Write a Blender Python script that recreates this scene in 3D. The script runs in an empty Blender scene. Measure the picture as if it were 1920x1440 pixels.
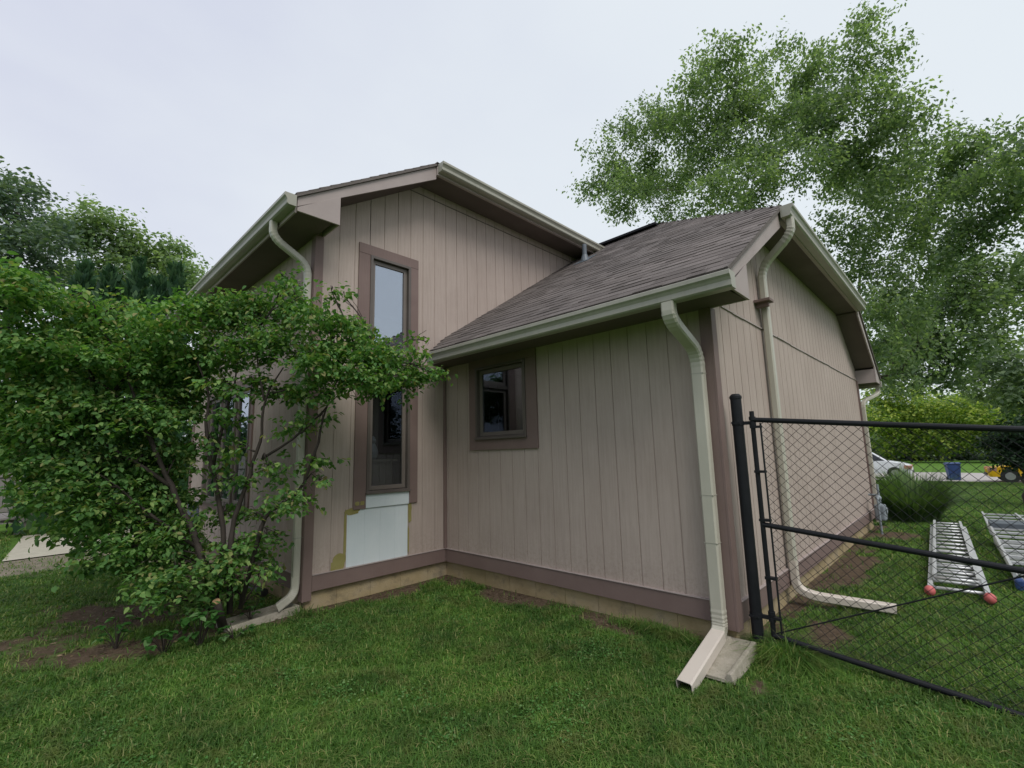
import bpy, math, random
import numpy as np
from math import sin, cos, pi, radians, sqrt
from mathutils import Vector, Matrix

random.seed(7)
rs = np.random.RandomState(11)
scene = bpy.context.scene
col = scene.collection

# ------------------------------------------------------------------ camera
cam_data = bpy.data.cameras.new('camera')
cam_data.sensor_width = 36.0
cam_data.sensor_fit = 'HORIZONTAL'
cam_data.lens = 36.0 * 877.75 / 1920.0
cam_data.clip_start = 0.05
cam_data.clip_end = 2000
cam = bpy.data.objects.new('camera', cam_data)
col.objects.link(cam)
yaw, pitch, roll = radians(43.897), radians(8.441), radians(-1.435)
fwd = Vector((cos(pitch)*cos(yaw), cos(pitch)*sin(yaw), sin(pitch)))
rgt = fwd.cross(Vector((0, 0, 1))).normalized()
upv = rgt.cross(fwd)
r2 = rgt*cos(roll) + upv*sin(roll)
u2 = -rgt*sin(roll) + upv*cos(roll)
CAM = Vector((-4.054, -5.205, 1.384))
m = Matrix.Identity(4)
for i in range(3):
    m[i][0], m[i][1], m[i][2], m[i][3] = r2[i], u2[i], -fwd[i], CAM[i]
cam.matrix_world = m
scene.camera = cam
scene.render.resolution_x, scene.render.resolution_y = 1024, 768

# ------------------------------------------------------------------ sky and light
SUN_ELEV, SUN_ROT = radians(52), radians(200)
world = bpy.data.worlds.new('World')
scene.world = world
world.use_nodes = True
wn = world.node_tree
wn.nodes.clear()
def N(nt, typ, **kw):
    n = nt.nodes.new(typ)
    for k, v in kw.items():
        setattr(n, k, v)
    return n
out = N(wn, 'ShaderNodeOutputWorld')
bg = N(wn, 'ShaderNodeBackground')
sky = N(wn, 'ShaderNodeTexSky', sky_type='NISHITA', sun_disc=False, sun_elevation=SUN_ELEV, sun_rotation=SUN_ROT)
sky.dust_density = 3.0
tc = N(wn, 'ShaderNodeTexCoord')
cl = N(wn, 'ShaderNodeTexNoise'); cl.inputs['Scale'].default_value = 1.6; cl.inputs['Detail'].default_value = 5; cl.inputs['Roughness'].default_value = .5
mp = N(wn, 'ShaderNodeMapping'); mp.inputs['Scale'].default_value = (1, 1, 2.2)
wn.links.new(tc.outputs['Generated'], mp.inputs['Vector']); wn.links.new(mp.outputs['Vector'], cl.inputs['Vector'])
cr = N(wn, 'ShaderNodeValToRGB')
cr.color_ramp.elements[0].position = .36; cr.color_ramp.elements[0].color = (7.0, 7.3, 8.9, 1)
cr.color_ramp.elements[1].position = .64; cr.color_ramp.elements[1].color = (8.5, 8.9, 9.8, 1)
wn.links.new(cl.outputs['Fac'], cr.inputs['Fac'])
# the overcast is a little whiter towards the east (right of the photograph)
sep = N(wn, 'ShaderNodeSeparateXYZ'); wn.links.new(tc.outputs['Generated'], sep.inputs[0])
gr = N(wn, 'ShaderNodeMapRange'); gr.inputs['From Min'].default_value = -.2; gr.inputs['From Max'].default_value = 1.0
wn.links.new(sep.outputs['X'], gr.inputs['Value'])
mx2 = N(wn, 'ShaderNodeMixRGB'); mx2.inputs['Color2'].default_value = (9.2, 9.9, 10.3, 1)
wn.links.new(gr.outputs['Result'], mx2.inputs['Fac']); wn.links.new(cr.outputs['Color'], mx2.inputs['Color1'])
mx = N(wn, 'ShaderNodeMixRGB'); mx.inputs['Fac'].default_value = .9
wn.links.new(sky.outputs['Color'], mx.inputs['Color1']); wn.links.new(mx2.outputs['Color'], mx.inputs['Color2'])
wn.links.new(mx.outputs['Color'], bg.inputs['Color'])
bg.inputs['Strength'].default_value = .0715
wn.links.new(bg.outputs[0], out.inputs[0])

sun_data = bpy.data.lights.new('sun', 'SUN')
sun_data.energy = 1.5
sun_data.angle = radians(30)
sun_data.color = (1, .97, .92)
sun = bpy.data.objects.new('sun', sun_data)
col.objects.link(sun)
sun.rotation_euler = (pi/2 - SUN_ELEV, 0, pi - SUN_ROT)
scene.view_settings.view_transform = 'Standard'
scene.view_settings.look = 'None'
scene.view_settings.exposure = 0.42
scene.view_settings.gamma = 1.0

# ------------------------------------------------------------------ materials
def mat_base(name):
    m = bpy.data.materials.new(name)
    m.use_nodes = True
    nt = m.node_tree
    b = nt.nodes['Principled BSDF']
    return m, nt, b
def ramp(nt, fac, stops):
    r = nt.nodes.new('ShaderNodeValToRGB')
    e = r.color_ramp.elements
    while len(e) < len(stops): e.new(.5)
    for i, (p, c) in enumerate(stops):
        e[i].position = p; e[i].color = (*c, 1)
    nt.links.new(fac, r.inputs['Fac'])
    return r.outputs['Color']
def noise(nt, scale, detail=4, rough=.55, vec=None, stretch=None):
    n = nt.nodes.new('ShaderNodeTexNoise')
    n.inputs['Scale'].default_value = scale; n.inputs['Detail'].default_value = detail; n.inputs['Roughness'].default_value = rough
    g = nt.nodes.new('ShaderNodeNewGeometry')
    src = g.outputs['Position']
    if stretch:
        mp = nt.nodes.new('ShaderNodeMapping'); mp.inputs['Scale'].default_value = stretch
        nt.links.new(src, mp.inputs['Vector']); src = mp.outputs['Vector']
    nt.links.new(src, n.inputs['Vector'])
    return n.outputs['Fac']
def mixc(nt, fac, a, b, typ='MIX'):
    x = nt.nodes.new('ShaderNodeMixRGB'); x.blend_type = typ
    for s, v in ((x.inputs['Fac'], fac), (x.inputs['Color1'], a), (x.inputs['Color2'], b)):
        if isinstance(v, (int, float)): s.default_value = v
        elif isinstance(v, tuple): s.default_value = (*v, 1) if len(v) == 3 else v
        else: nt.links.new(v, s)
    return x.outputs['Color']
def island(nt):
    return nt.nodes.new('ShaderNodeNewGeometry').outputs['Random Per Island']
def bump(nt, b, h, dist, strength=1.0):
    n = nt.nodes.new('ShaderNodeBump'); n.inputs['Distance'].default_value = dist; n.inputs['Strength'].default_value = strength
    nt.links.new(h, n.inputs['Height']); nt.links.new(n.outputs['Normal'], b.inputs['Normal'])
def paint(name, a, bcol, scale=3, rough=.55, stretch=(1, 1, 1), grain=None, metal=0, spec=.5, bd=.002, streak=0):
    m, nt, b = mat_base(name)
    c = ramp(nt, noise(nt, scale, 5, .6, stretch=stretch), [(.3, a), (.7, bcol)])
    if streak:
        s = noise(nt, 6, 5, .7, stretch=(4, 4, .35))
        c = mixc(nt, ramp(nt, s, [(.5, (0, 0, 0)), (.75, (streak,)*3)]), c, tuple(v*.55 for v in a))
    nt.links.new(c, b.inputs['Base Color'])
    b.inputs['Roughness'].default_value = rough
    b.inputs['Metallic'].default_value = metal
    b.inputs['Specular IOR Level'].default_value = spec
    if grain:
        bump(nt, b, noise(nt, grain[0], 3, .6, stretch=grain[1]), bd)
    return m
M = {}
M['siding'] = paint('siding_paint', (.385, .312, .265), (.44, .362, .312), 1.3, .7, grain=(60, (1, 1, .06)), bd=.0015, spec=.25, streak=.10)
def siding_mat():
    m, nt, b = mat_base('siding_paint')
    c = ramp(nt, noise(nt, 1.1, 5, .6), [(.3, (.405, .330, .287)), (.7, (.465, .385, .338))])
    g = noise(nt, 34, 4, .75, stretch=(1, 1, .05))
    c = mixc(nt, .55, c, ramp(nt, g, [(.3, (.80, .79, .78)), (.55, (1, 1, 1)), (.75, (1.10, 1.10, 1.10))]), 'MULTIPLY')
    s = noise(nt, 5, 6, .75, stretch=(3, 3, .22))
    c = mixc(nt, ramp(nt, s, [(.52, (0, 0, 0)), (.78, (.16,)*3)]), c, (.21, .175, .14))
    k = noise(nt, 130, 2, .5)      # nail heads, specks and small knocks
    c = mixc(nt, ramp(nt, k, [(.70, (0, 0, 0)), (.76, (.5,)*3)]), c, (.20, .16, .13))
    # soil splashed up from the ground
    ge = nt.nodes.new('ShaderNodeNewGeometry'); sp = nt.nodes.new('ShaderNodeSeparateXYZ'); nt.links.new(ge.outputs['Position'], sp.inputs[0])
    mr = nt.nodes.new('ShaderNodeMapRange'); mr.inputs['From Min'].default_value = .12; mr.inputs['From Max'].default_value = .55; mr.inputs['To Min'].default_value = .9; mr.inputs['To Max'].default_value = 0
    nt.links.new(sp.outputs['Z'], mr.inputs['Value'])
    sn = ramp(nt, noise(nt, 26, 6, .8), [(.45, (0, 0, 0)), (.7, (.55,)*3)])
    c = mixc(nt, mixc(nt, 1.0, sn, mr.outputs[0], 'MULTIPLY'), c, (.19, .145, .10))
    nt.links.new(c, b.inputs['Base Color']); b.inputs['Roughness'].default_value = .72; b.inputs['Specular IOR Level'].default_value = .22
    bump(nt, b, g, .0035)
    return m
M['siding'] = siding_mat()
M['seam'] = paint('seam_metal', (.42, .38, .35), (.22, .18, .16), 9, .5)
M['trim'] = paint('trim_paint', (.175, .122, .108), (.21, .150, .134), 2, .6, grain=(40, (1, 1, .1)), spec=.3)
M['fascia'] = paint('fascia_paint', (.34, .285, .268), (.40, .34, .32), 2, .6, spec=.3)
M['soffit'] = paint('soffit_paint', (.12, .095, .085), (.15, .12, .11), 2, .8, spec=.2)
M['frame'] = paint('window_frame_paint', (.10, .083, .072), (.125, .105, .092), 4, .45)
M['sash'] = paint('window_sash_paint', (.15, .125, .108), (.17, .145, .125), 4, .45)
M['primer'] = paint('white_primer', (.58, .64, .66), (.64, .69, .70), 2.5, .75, grain=(60, (1, 1, .06)), spec=.2)
M['filler'] = paint('yellow_filler', (.24, .21, .065), (.30, .27, .10), 8, .8)
M['gutter'] = paint('gutter_metal', (.315, .305, .25), (.375, .362, .30), 2.2, .38, spec=.5, streak=.25)
M['downspout'] = paint('downspout_metal', (.44, .42, .345), (.50, .48, .40), 2.0, .4, spec=.5, streak=.12)
M['elbow'] = paint('downspout_extension_metal', (.56, .50, .43), (.62, .56, .49), 2.0, .4, spec=.5)
M['black'] = paint('black_coated_steel', (.008, .009, .011), (.014, .015, .018), 9, .55, spec=.25)
M['alu'] = paint('ladder_aluminium', (.55, .56, .56), (.68, .69, .69), 8, .42, metal=.35)
M['pink'] = paint('pink_rubber', (.55, .12, .12), (.62, .17, .16), 7, .6)
M['blue'] = paint('blue_plastic', (.02, .05, .16), (.03, .07, .21), 5, .5)
M['pvc'] = paint('grey_pipe', (.10, .12, .14), (.13, .15, .17), 6, .5)
M['darkpipe'] = paint('black_drain_pipe', (.02, .02, .02), (.03, .03, .03), 6, .5)
M['meter'] = paint('grey_meter_enamel', (.20, .23, .25), (.27, .31, .33), 9, .5)
M['meterblue'] = paint('blue_grey_box', (.09, .11, .15), (.13, .15, .20), 9, .5)
M['wood'] = paint('weathered_fence_wood', (.16, .145, .135), (.24, .22, .21), 3, .85, stretch=(3, 3, .3), grain=(30, (1, 1, .1)))
M['bark'] = paint('bark', (.05, .038, .03), (.10, .08, .065), 9, .9, stretch=(1, 1, .4), grain=(40, (1, 1, .3)), bd=.01)
M['bark_shrub'] = paint('shrub_bark', (.022, .016, .013), (.055, .042, .034), 12, .85, stretch=(1, 1, .4), grain=(50, (1, 1, .3)), bd=.004)
M['cutwood'] = paint('cut_wood', (.45, .28, .14), (.55, .36, .20), 14, .8)
M['white_car'] = paint('white_car_paint', (.72, .74, .76), (.78, .8, .82), 2, .2)
M['yellow_car'] = paint('yellow_car_paint', (.70, .40, .01), (.78, .46, .02), 2, .22)
M['rubber'] = paint('tyre_rubber', (.015, .015, .015), (.03, .03, .03), 8, .8)
M['carglass'] = paint('dark_car_glass', (.02, .025, .03), (.03, .035, .04), 2, .08)
M['lamp'] = paint('headlight_glass', (.45, .22, .16), (.5, .28, .2), 20, .15)
M['rim'] = paint('wheel_rim', (.4, .4, .42), (.5, .5, .52), 8, .3, metal=.6)
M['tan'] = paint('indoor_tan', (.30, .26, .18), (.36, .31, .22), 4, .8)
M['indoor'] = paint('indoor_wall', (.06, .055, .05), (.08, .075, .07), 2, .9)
M['vase'] = paint('pale_ceramic', (.30, .34, .36), (.42, .46, .48), 12, .3)

def concrete(name, a, bcol, moss=0.0):
    m, nt, b = mat_base(name)
    c = ramp(nt, noise(nt, 7, 8, .7), [(.3, a), (.7, bcol)])
    c = mixc(nt, ramp(nt, noise(nt, 3.1, 6, .7), [(.45, (0, 0, 0)), (.62, (moss,)*3)]), c, (.075, .09, .035))
    c = mixc(nt, ramp(nt, noise(nt, 55, 2, .5), [(.55, (0, 0, 0)), (.7, (.3,)*3)]), c, tuple(v*.6 for v in a))
    nt.links.new(c, b.inputs['Base Color']); b.inputs['Roughness'].default_value = .92
    bump(nt, b, noise(nt, 70, 5, .7), .006)
    return m
M['splash'] = concrete('splash_block_concrete', (.30, .27, .21), (.42, .38, .31), .35)
M['patio'] = concrete('patio_concrete', (.40, .37, .29), (.48, .45, .36), .1)
M['gravel'] = concrete('gravel_path', (.15, .125, .09), (.24, .205, .15), .35)
M['road'] = concrete('road_concrete', (.36, .33, .31), (.44, .41, .38), .03)

def foundation_mat():
    m, nt, b = mat_base('foundation_block')
    c = ramp(nt, noise(nt, 2.2, 6, .65), [(.3, (.26, .20, .10)), (.5, (.37, .29, .16)), (.72, (.40, .33, .22))])
    c = mixc(nt, ramp(nt, noise(nt, 5, 6, .75), [(.52, (0, 0, 0)), (.7, (.7,)*3)]), c, (.14, .12, .085))
    nt.links.new(c, b.inputs['Base Color']); b.inputs['Roughness'].default_value = .9
    bump(nt, b, noise(nt, 60, 5, .7), .004)
    return m
M['foundation'] = foundation_mat()

def shingle_mat():
    m, nt, b = mat_base('roof_shingle')
    c = ramp(nt, island(nt), [(0, (.108, .094, .086)), (.35, (.130, .113, .104)), (.7, (.150, .132, .122)), (1, (.175, .154, .143))])
    c = mixc(nt, .5, c, ramp(nt, noise(nt, 160, 2, .6), [(.35, (.4, .4, .4)), (.65, (1.5, 1.5, 1.5))]), 'MULTIPLY')
    c = mixc(nt, .35, c, ramp(nt, noise(nt, .9, 4, .6), [(.3, (.6, .6, .62)), (.7, (1.35, 1.3, 1.3))]), 'MULTIPLY')
    c = mixc(nt, .0, c, (1, 1, 1))
    nt.links.new(c, b.inputs['Base Color']); b.inputs['Roughness'].default_value = .9
    b.inputs['Specular IOR Level'].default_value = .25
    bump(nt, b, noise(nt, 300, 2, .6), .002)
    return m
M['shingle'] = shingle_mat()

def glass_mat(name, refl):
    m, nt, b = mat_base(name)
    nt.nodes.remove(b)
    o = nt.nodes['Material Output']
    g = nt.nodes.new('ShaderNodeBsdfGlossy'); g.inputs['Roughness'].default_value = .015; g.inputs['Color'].default_value = (.85, .92, 1, 1)
    t = nt.nodes.new('ShaderNodeBsdfTransparent'); t.inputs['Color'].default_value = (.6, .63, .65, 1)
    lw = nt.nodes.new('ShaderNodeLayerWeight'); lw.inputs['Blend'].default_value = .25
    mr = nt.nodes.new('ShaderNodeMapRange'); mr.inputs['To Min'].default_value = refl; mr.inputs['To Max'].default_value = .5
    nt.links.new(lw.outputs['Fresnel'], mr.inputs['Value'])
    x = nt.nodes.new('ShaderNodeMixShader')
    nt.links.new(mr.outputs[0], x.inputs[0]); nt.links.new(t.outputs[0], x.inputs[1]); nt.links.new(g.outputs[0], x.inputs[2])
    nt.links.new(x.outputs[0], o.inputs['Surface'])
    return m
M['glass'] = glass_mat('window_glass', .10)
M['coated_glass'] = glass_mat('coated_window_glass', .36)

def leaf_mat(name, stops, trans=.35, rough=.5, nscale=.8, patch=None):
    m, nt, b = mat_base(name)
    c = ramp(nt, island(nt), stops)
    c = mixc(nt, .55, c, ramp(nt, noise(nt, nscale, 3, .6), [(.3, (.55, .6, .6)), (.7, (1.4, 1.35, 1.25))]), 'MULTIPLY')
    if patch:
        c = mixc(nt, .8, c, ramp(nt, noise(nt, .75, 5, .65), [(.32, (.62, .68, .7)), (.68, (1.35, 1.25, 1.1))]), 'MULTIPLY')
        c = mixc(nt, ramp(nt, noise(nt, nscale*1.7, 3, .6), [(.52, (0, 0, 0)), (.66, (patch[0],)*3)]), c, patch[1])
    nt.links.new(c, b.inputs['Base Color'])
    b.inputs['Roughness'].default_value = rough
    b.inputs['Specular IOR Level'].default_value = .25
    t = nt.nodes.new('ShaderNodeBsdfTranslucent')
    nt.links.new(mixc(nt, 1.0, c, (1.3, 1.5, .6), 'MULTIPLY'), t.inputs['Color'])
    x = nt.nodes.new('ShaderNodeMixShader'); x.inputs[0].default_value = trans
    nt.links.new(b.outputs[0], x.inputs[1]); nt.links.new(t.outputs[0], x.inputs[2])
    nt.links.new(x.outputs[0], nt.nodes['Material Output'].inputs['Surface'])
    return m
M['leaf_shrub'] = leaf_mat('shrub_leaf', [(0, (.055, .135, .042)), (.35, (.10, .215, .062)), (.7, (.16, .29, .085)), (.92, (.24, .33, .11)), (1, (.30, .26, .12))], .4, .7, nscale=1.1)
M['leaf_birch'] = leaf_mat('birch_leaf', [(0, (.11, .165, .105)), (.5, (.18, .25, .15)), (1, (.28, .34, .21))], .55, nscale=.35)  # paler leaf tones carry the haze and lens glare over the birch
M['leaf_maple'] = leaf_mat('maple_leaf', [(0, (.13, .19, .12)), (.5, (.19, .26, .16)), (1, (.26, .33, .20))], .4, nscale=.3)  # brightened in place of haze and against the crown's self-shading
M['leaf_dark'] = leaf_mat('dark_leaf', [(0, (.010, .028, .014)), (.5, (.02, .048, .02)), (1, (.045, .08, .04))], .25, nscale=.8)
M['leaf_blue'] = leaf_mat('bluish_leaf', [(0, (.09, .14, .12)), (.5, (.13, .185, .15)), (1, (.18, .23, .17))], .3, nscale=.4)  # leaves lightened in place of distance haze
M['leaf_mid'] = leaf_mat('mid_leaf', [(0, (.14, .21, .12)), (.5, (.205, .29, .16)), (1, (.29, .36, .21))], .4, nscale=.35)  # pale tone stands in for haze on the far trees
M['leaf_yellow'] = leaf_mat('yellow_leaf', [(0, (.09, .18, .04)), (.45, (.23, .33, .06)), (1, (.46, .50, .11))], .4, nscale=.6)
M['leaf_evergreen'] = leaf_mat('evergreen_leaf', [(0, (.022, .06, .032)), (.6, (.04, .095, .042)), (1, (.07, .14, .055))], .2, nscale=.8)
M['leaf_clump'] = leaf_mat('tall_grass_leaf', [(0, (.07, .14, .05)), (.5, (.13, .21, .08)), (1, (.22, .29, .14))], .3)
M['leaf_low'] = leaf_mat('low_plant_leaf', [(0, (.03, .10, .02)), (.6, (.055, .15, .035)), (1, (.14, .24, .10))], .35)
GRASS_STOPS = [(0, (.05, .12, .024)), (.5, (.095, .205, .042)), (.85, (.15, .26, .062)), (1, (.34, .33, .15))]
M['grass'] = leaf_mat('grass_blade', GRASS_STOPS, .35, .55, nscale=3.0, patch=(.6, (.17, .19, .06)))

def ground_mat():
    m, nt, b = mat_base('lawn_ground')
    a = nt.nodes.new('ShaderNodeAttribute'); a.attribute_name = 'soil'
    soil = ramp(nt, noise(nt, 14, 8, .75), [(.3, (.07, .05, .033)), (.55, (.145, .105, .072)), (.75, (.24, .185, .135))])
    green = ramp(nt, noise(nt, 1.1, 6, .7), [(.3, (.07, .145, .025)), (.6, (.115, .22, .038)), (.8, (.165, .24, .055))])
    green = mixc(nt, .6, green, ramp(nt, noise(nt, 40, 4, .7), [(.3, (.5, .5, .5)), (.7, (1.4, 1.4, 1.4))]), 'MULTIPLY')
    f = nt.nodes.new('ShaderNodeMath'); f.operation = 'ADD'
    n2 = nt.nodes.new('ShaderNodeMapRange'); n2.inputs['From Min'].default_value = .3; n2.inputs['From Max'].default_value = .7; n2.inputs['To Min'].default_value = -.35; n2.inputs['To Max'].default_value = .35
    nt.links.new(noise(nt, 6, 6, .7), n2.inputs['Value'])
    nt.links.new(a.outputs['Fac'], f.inputs[0]); nt.links.new(n2.outputs[0], f.inputs[1])
    mr = nt.nodes.new('ShaderNodeMapRange'); mr.inputs['From Min'].default_value = .3; mr.inputs['From Max'].default_value = .7
    nt.links.new(f.outputs[0], mr.inputs['Value'])
    c = mixc(nt, mr.outputs[0], green, soil)
    nt.links.new(c, b.inputs['Base Color']); b.inputs['Roughness'].default_value = .95
    b.inputs['Specular IOR Level'].default_value = .1
    bump(nt, b, noise(nt, 45, 6, .75), .03)
    return m
M['ground'] = ground_mat()

# ------------------------------------------------------------------ helpers
def tag(o, label=None, cat=None, group=None, kind=None):
    if label: o['label'] = label
    if cat: o['category'] = cat
    if group: o['group'] = group
    if kind: o['kind'] = kind
    return o
def thing(name, label, cat, loc=(0, 0, 0), rz=0, group=None):
    o = bpy.data.objects.new(name, None); col.objects.link(o)
    o.empty_display_size = .2
    o.location = loc; o.rotation_euler = (0, 0, rz)
    return tag(o, label, cat, group)
class MB:
    def __init__(s): s.v = []; s.f = []
    def add(s, vs, fs):
        n = len(s.v); s.v += [tuple(p) for p in vs]; s.f += [[n+i for i in f] for f in fs]; return s
    def box(s, x0, x1, y0, y1, z0, z1):
        return s.add([(x0, y0, z0), (x1, y0, z0), (x1, y1, z0), (x0, y1, z0), (x0, y0, z1), (x1, y0, z1), (x1, y1, z1), (x0, y1, z1)],
                     [(0, 3, 2, 1), (4, 5, 6, 7), (0, 1, 5, 4), (1, 2, 6, 5), (2, 3, 7, 6), (3, 0, 4, 7)])
    def prism(s, poly, vec):
        n = len(poly); vec = Vector(vec)
        vs = [Vector(p) for p in poly]; vs += [p+vec for p in vs]
        return s.add(vs, [list(range(n))[::-1], list(range(n, 2*n))] + [(i, (i+1) % n, n+(i+1) % n, n+i) for i in range(n)])
    def tube(s, pts, r, k=8, cap=True):
        pts = [Vector(p) for p in pts]
        rr = r if isinstance(r, (list, tuple)) else [r]*len(pts)
        T = []
        for i in range(len(pts)):
            a = pts[max(i-1, 0)]; b = pts[min(i+1, len(pts)-1)]
            T.append((b-a).normalized())
        ref = Vector((0, 0, 1)) if abs(T[0].z) < .9 else Vector((1, 0, 0))
        side = T[0].cross(ref).normalized()
        vs = []
        for i, p in enumerate(pts):
            side = (side - T[i]*side.dot(T[i])).normalized(); up = T[i].cross(side)
            for j in range(k):
                a = 2*pi*j/k
                vs.append(p + (side*cos(a)+up*sin(a))*rr[i])
        fs = []
        for i in range(len(pts)-1):
            for j in range(k):
                fs.append((i*k+j, i*k+(j+1) % k, (i+1)*k+(j+1) % k, (i+1)*k+j))
        if cap:
            fs.append(list(range(k))[::-1]); fs.append([(len(pts)-1)*k+j for j in range(k)])
        return s.add(vs, fs)
    def sweep(s, pts, prof, side, open_end=False, ribs=False):
        pts = [Vector(p) for p in pts]; side = Vector(side).normalized(); k = len(prof); vs = []
        for i, p in enumerate(pts):
            t1 = (pts[i]-pts[i-1]).normalized() if i else (pts[1]-pts[0]).normalized()
            t2 = (pts[i+1]-pts[i]).normalized() if i < len(pts)-1 else t1
            t = (t1+t2).normalized(); sc = 1/max(.5, t.dot(t1))
            nrm = t.cross(side).normalized()
            rb = 1.0
            if ribs and 0 < i < len(pts)-1 and (pts[i]-pts[i-1]).length < .045 and (pts[i+1]-pts[i]).length < .045: rb = 1.045 if i % 2 else .985
            for a, b in prof: vs.append(p+side*a*rb+nrm*b*sc*rb)
        fs = [(i*k+j, i*k+(j+1) % k, (i+1)*k+(j+1) % k, (i+1)*k+j) for i in range(len(pts)-1) for j in range(k)]
        fs.append(list(range(k))[::-1])
        if not open_end: fs.append([(len(pts)-1)*k+j for j in range(k)])
        return s.add(vs, fs)
    def sphere(s, c, r, nu=12, nv=8, sc=(1, 1, 1)):
        vs = []; c = Vector(c)
        for i in range(nv+1):
            th = pi*i/nv
            for j in range(nu):
                ph = 2*pi*j/nu
                vs.append((c.x+r*sc[0]*sin(th)*cos(ph), c.y+r*sc[1]*sin(th)*sin(ph), c.z+r*sc[2]*cos(th)))
        fs = [(i*nu+j, (i+1)*nu+j, (i+1)*nu+(j+1) % nu, i*nu+(j+1) % nu) for i in range(nv) for j in range(nu)]
        return s.add(vs, fs)
    def build(s, name, mat, parent=None, smooth=False, bevel=0, label=None, keep=False):
        me = bpy.data.meshes.new(name); me.from_pydata(s.v, [], s.f); me.materials.append(mat)
        me.update()
        o = bpy.data.objects.new(name, me); col.objects.link(o)
        if smooth: me.polygons.foreach_set('use_smooth', [True]*len(me.polygons))
        if parent:
            o.parent = parent
            if not keep and parent.type == 'EMPTY' and parent.parent is None and parent.rotation_euler.z == 0:
                o.location = [-c for c in parent.location]
        if bevel:
            b = o.modifiers.new('bevel', 'BEVEL'); b.width = bevel; b.segments = 2; b.limit_method = 'ANGLE'
        if label: o['label'] = label
        return o
def np_mesh(name, verts, loops, starts, totals, mat, parent=None):
    me = bpy.data.meshes.new(name)
    me.vertices.add(len(verts)); me.vertices.foreach_set('co', np.ascontiguousarray(verts, dtype=np.float32).ravel())
    me.loops.add(len(loops)); me.loops.foreach_set('vertex_index', np.ascontiguousarray(loops, dtype=np.int32))
    me.polygons.add(len(starts)); me.polygons.foreach_set('loop_start', starts.astype(np.int32)); me.polygons.foreach_set('loop_total', totals.astype(np.int32))
    me.update(calc_edges=True); me.materials.append(mat)
    o = bpy.data.objects.new(name, me); col.objects.link(o)
    if parent:
        o.parent = parent; o.location = [-c for c in parent.location]
    return o
def smooth_path(pts, r=.12, seg=5):
    pts = [Vector(p) for p in pts]; o = [pts[0]]
    for i in range(1, len(pts)-1):
        a, b, c = pts[i-1], pts[i], pts[i+1]
        ra = min(r, (a-b).length*.48); rc = min(r, (c-b).length*.48)
        p0 = b+(a-b).normalized()*ra; p2 = b+(c-b).normalized()*rc
        for k in range(seg+1):
            t = k/seg; o.append(p0*(1-t)**2+b*2*t*(1-t)+p2*t*t)
    o.append(pts[-1]); return o
def rrect(w, h, c=.012):
    w /= 2; h /= 2
    return [(-w+c, -h), (w-c, -h), (w, -h+c), (w, h-c), (w-c, h), (-w+c, h), (-w, h-c), (-w, -h+c)]

def ground_z(x, y):
    x = np.asarray(x, float); y = np.asarray(y, float)
    z = -.2 - .0255*np.clip(x-7, 0, 28)
    z = z - .00*np.clip(-y-5, 0, 50)
    z = z + .015*np.sin(x*1.7+y*.6)*np.cos(y*1.3-x*.4)
    return z
GZ = lambda x, y: float(ground_z(x, y))
# ------------------------------------------------------------------ the ground, patio and road
L, W, WM = 3.71, 7.60, -1.884          # wing length, wing width, left wall of the tall part
SL = .65
def wing_roof(x): return 3.046+SL*min(x, W-x)
MX0, MX1 = WM, 6.08
XC = (MX0+MX1)/2
def main_roof(x): return 5.64+SL*min(x, 2*XC-x)

def soil_mask(x, y):
    x = np.asarray(x, float); y = np.asarray(y, float)
    n = .5*np.sin(x*5.1+y*3.3)+.3*np.sin(x*11.7-y*7.9+1)+.2*np.sin(y*17.3+x*13.1)
    def ell(cx, cy, ax, ay, rot=0):
        c, s = cos(rot), sin(rot); u = (x-cx)*c+(y-cy)*s; v = -(x-cx)*s+(y-cy)*c
        return 1.35-np.sqrt((u/ax)**2+(v/ay)**2)
    k = ell(-3.3, 1.35, 1.7, 1.6)-.36                      # bed below the shrub
    k = np.maximum(k, ell(-3.05, .2, 1.5, .5, -.25)-.2)
    k = np.maximum(k, ell(-2.0, 2.5, .9, 2.6))
    k = np.maximum(k, 1.1-np.abs(y+.02)/.22-np.where((x > -1.9) & (x < .1), 0, 9))       # along wall A
    k = np.maximum(k, ell(-.95, -.12, .5, .2))
    k = np.maximum(k, ell(-.16, -1.45, .27, .7))
    k = np.maximum(k, ell(-.12, -2.5, .22, .55)); k = np.maximum(k, ell(-.1, -.3, .25, .3))
    k = np.maximum(k, 1.0-np.abs(x+.0)/.13-np.where((y > -3.7) & (y < .1), 0, 9))
    k = np.maximum(k, 1.05-np.abs(y+3.75)/.24-np.where((x > -.0) & (x < 8), 0, 9))
    k = np.maximum(k, ell(3.5, -3.95, 2.2, .25)); k = np.maximum(k, ell(6.6, -4.1, .9, .4)); k = np.maximum(k, ell(.9, -4.1, .55, .28)-.1)
    k = np.maximum(k, ell(-.45, -3.35, .3, .12)-.45); k = np.maximum(k, ell(-.5, -4.0, .3, .13)-.4)
    k = np.maximum(k, ell(1.3, -4.9, .55, .2)-.55); k = np.maximum(k, ell(-1.6, -3.1, .35, .12)-.75); k = np.maximum(k, ell(-2.2, -4.3, .2, .1)-.75)
    return np.clip(k+n*.38-.06, 0, 1)

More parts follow.
